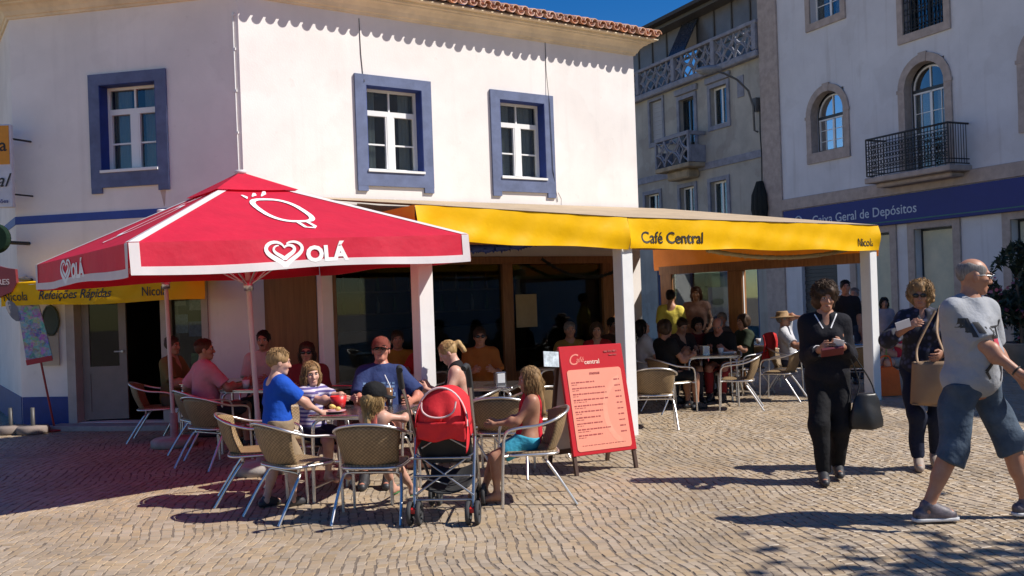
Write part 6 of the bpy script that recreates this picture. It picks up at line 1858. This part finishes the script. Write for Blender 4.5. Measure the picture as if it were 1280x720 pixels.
# background guests
def guest(label, x, y, f, col, hair, seated=True, H=1.7, chair_label=None, **kw):
    kw.setdefault('tone', 'tan'); kw.setdefault('res', .0145); kw.setdefault('shirt', dict(m=C('g%d' % len(MATS), col), sleeve=kw.pop('sleeve', .8), flare=.02, low=-.08, o=.014))
    kw.setdefault('legs', dict(m=C('gl' + str(len(MATS)), kw.pop('lcol', (.04, .04, .05))), upto=kw.pop('lup', 1.9), o=.014)); kw.setdefault('shoes', dict(m=M_shoe))
    if seated: H *= .95; kw.setdefault('sit', .51); kw.setdefault('hands', {1: (.12, .34, .73), -1: (-.12, .34, .73)})
    if chair_label: chair(x - f[0] * .03, y - f[1] * .03, f[0], f[1], chair_label)
    return person(label, (x, y), f, H, hair=hair, **kw)
guest('man in a pink shirt sitting with his head turned by the table', -3.34, 10.08, (.72, .62), (.60, .24, .28), ('short', 'red'), H=1.74, head=(-.45, .0, 0), belly=.4, lup=.95, hands={1: (.2, .38, .73), -1: (-.28, .16, .66)}, res=.0125)
guest('man in an olive shirt sitting beside the café doorway', -4.22, 11.55, (.9, -.1), (.17, .12, .04), ('short', 'brown'), H=1.74, head=(-.2, 0, 0), lcol=(.12, .1, .07))
J = guest('man with a moustache in a pale shirt behind the umbrella pole', -2.92, 10.95, (.05, -1), (.50, .42, .38), ('short', 'black'), H=1.78, sit=.54, chair_label='cane chair under the man with the moustache')
MB(J['HM']).ell((0, .098 * J['a'], -.05 * J['a']), (.028 * J['a'], .008 * J['a'], .007 * J['a']), 10).build('moustache', hairm('black'), J['root'])
J = guest('dark-haired woman in sunglasses behind the striped girl', -2.12, 9.60, (.1, -1), (.16, .03, .03), ('long', 'brown', .12), H=1.62, bust=.8, chair_label='cane chair under the woman in sunglasses behind the children'); sunglasses(J)
J = guest('person in an orange shirt and sunglasses behind the ponytail woman', -.40, 11.2, (.1, -1), (.36, .12, .025), ('short', 'brown'), H=1.72, chair_label='cane chair under the orange-shirted guest'); sunglasses(J)
guest('guest in a yellow shirt in the shade left of the white post', -1.40, 11.3, (.2, -1), (.34, .18, .03), ('short', 'brown'), chair_label='cane chair under the yellow-shirted guest left of the post')
guest('guest in a red top beside the yellow-shirted guest left of the post', -1.08, 10.95, (-.6, -.6), (.36, .02, .02), ('bob', 'brown'), H=1.62, chair_label='cane chair under the red-topped guest left of the post')
guest('older guest in a yellow polo sitting behind the menu board', .76, 12.6, (.1, -1), (.26, .16, .04), ('short', 'grey'), chair_label='cane chair under the yellow polo guest')
guest('guest in a red top sitting behind the menu board next to the post', 1.12, 12.55, (-.1, -1), (.32, .02, .02), ('bob', 'brown'), H=1.64, chair_label='cane chair under the red-topped guest by the menu board')
guest('long-haired woman in white lifting her face beside the white post', 1.84, 13.2, (.9, .1), (.52, .52, .55), ('long', 'black', .12), H=1.66, head=(0, .35, 0), tone='fair', chair_label='cane chair under the woman in white')
guest('woman in a black top and skirt sitting with bare legs by the post', 2.0, 12.35, (.9, .4), (.012, .012, .013), ('bob', 'brown'), H=1.64, sleeve=.6, lup=.95, lcol=(.012, .012, .013), bust=.8, sit=.52)
guest('dark-haired guest leaning over the right-hand table', 2.38, 13.55, (.3, -1), (.03, .02, .02), ('short', 'brown'), lean=(0, .18), head=(0, -.3, 0), chair_label='cane chair under the leaning dark-haired guest')
guest('guest in dark red at the far side of the right-hand table', 2.72, 13.85, (0, -1), (.12, .015, .02), ('bob', 'black'), H=1.62, lean=(0, .1), chair_label='cane chair under the guest in dark red')
guest('bald guest in a black shirt bending over the right-hand table', 3.02, 13.65, (-.4, -.9), (.014, .014, .016), ('bald', 'grey'), tone='red', lean=(0, .22), head=(0, -.4, 0), lcol=(.3, .03, .03), chair_label='cane chair under the bald guest')
guest('person in a yellow shirt standing with back turned under the canopy', 2.54, 15.0, (.3, .9), (.72, .58, .10), ('short', 'black'), seated=False, H=1.62)
guest('woman with long hair standing under the canopy facing the square', 3.05, 15.5, (-.3, -1), (.30, .16, .13), ('long', 'red', .12), seated=False, H=1.66, sleeve=.15, hands={1: (.15, .25, 1.02), -1: (-.2, .2, .95)}, bust=.8)
J = guest('person in a straw hat and pale t-shirt sitting with hand at mouth', 4.13, 14.0, (.85, -.4), (.52, .52, .55), ('short', 'grey'), H=1.72, lean=(0, -.15), hands={1: (.25, .35, .68), -1: (.02, .22, 1.12)}, res=.0125, lcol=(.05, .06, .09))
hatm = mat('straw', (.34, .21, .10), .8, var=.25, vscale=30); a = J['a']
MB(J['HM'] @ Matrix.Translation((0, -.01 * a, .055 * a)) @ Matrix.Rotation(R(-6), 4, 'X')).lathe([(.105 * a, -.012 * a), (.19 * a, -.022 * a), (.20 * a, -.012 * a), (.195 * a, -.008 * a), (.106 * a, .0), (.10 * a, .06 * a), (.085 * a, .085 * a), (.04 * a, .08 * a), (.0001, .078 * a)], 24).build('straw_hat', hatm, J['root'])
guest('person in black standing behind the woman in black', 5.38, 15.1, (-.2, -1), (.015, .015, .018), ('short', 'black'), seated=False, H=1.68)
guest('person in beige standing beside the end post of the canopy', 5.82, 15.9, (-.5, -.8), (.30, .24, .19), ('short', 'grey'), seated=False, H=1.55)
guest('dark-haired child in a pale dress standing before the bank', 7.15, 18.0, (-.2, -1), (.35, .30, .32), ('long', 'black', .12), seated=False, H=1.32, hs=1.15, lup=.9, lcol=(.35, .30, .32))
guest('person in a pink top sitting with crossed bare legs by the orange bag', 5.62, 13.45, (-.85, -.3), (.55, .05, .10), ('short', 'brown'), H=1.66, tone='fair', lup=.8, lcol=(.3, .28, .28), feet={1: (.05, .42, .30), -1: (-.05, .40, .09)}, chair_label='cane chair under the person in the pink top')
guest('guest in a brown shirt sitting deep in the shade behind the woman in white', 1.50, 14.1, (.5, -.8), (.06, .03, .02), ('short', 'black'), tone='dark', chair_label='cane chair under the brown-shirted guest')
guest('guest in a dark green top sitting right of the bald guest', 3.50, 14.2, (-.9, -.3), (.03, .04, .025), ('bob', 'brown'), H=1.64, chair_label='cane chair under the guest in dark green')
guest('guest in grey seated near the timber post of the canopy', 3.35, 15.0, (-.2, -1), (.10, .10, .11), ('short', 'grey'), chair_label='cane chair under the guest in grey')
rj = thing('red_jacket', 'red jacket hung on the chair behind the straw hat', 'jacket', (3.86, 14.12, .5))
surf(lambda u_, v_: (3.86 + (u_ - .5) * .30 + .02 * math.sin(v_ * 5), 14.10 + (u_ - .5) * .36 + .04 * math.sin(u_ * 9), .88 - .4 * v_ + .04 * math.sin(u_ * 3.14)), 12, 10, 'cloth', C('jacketred', (.5, .03, .03)), rj, .02)
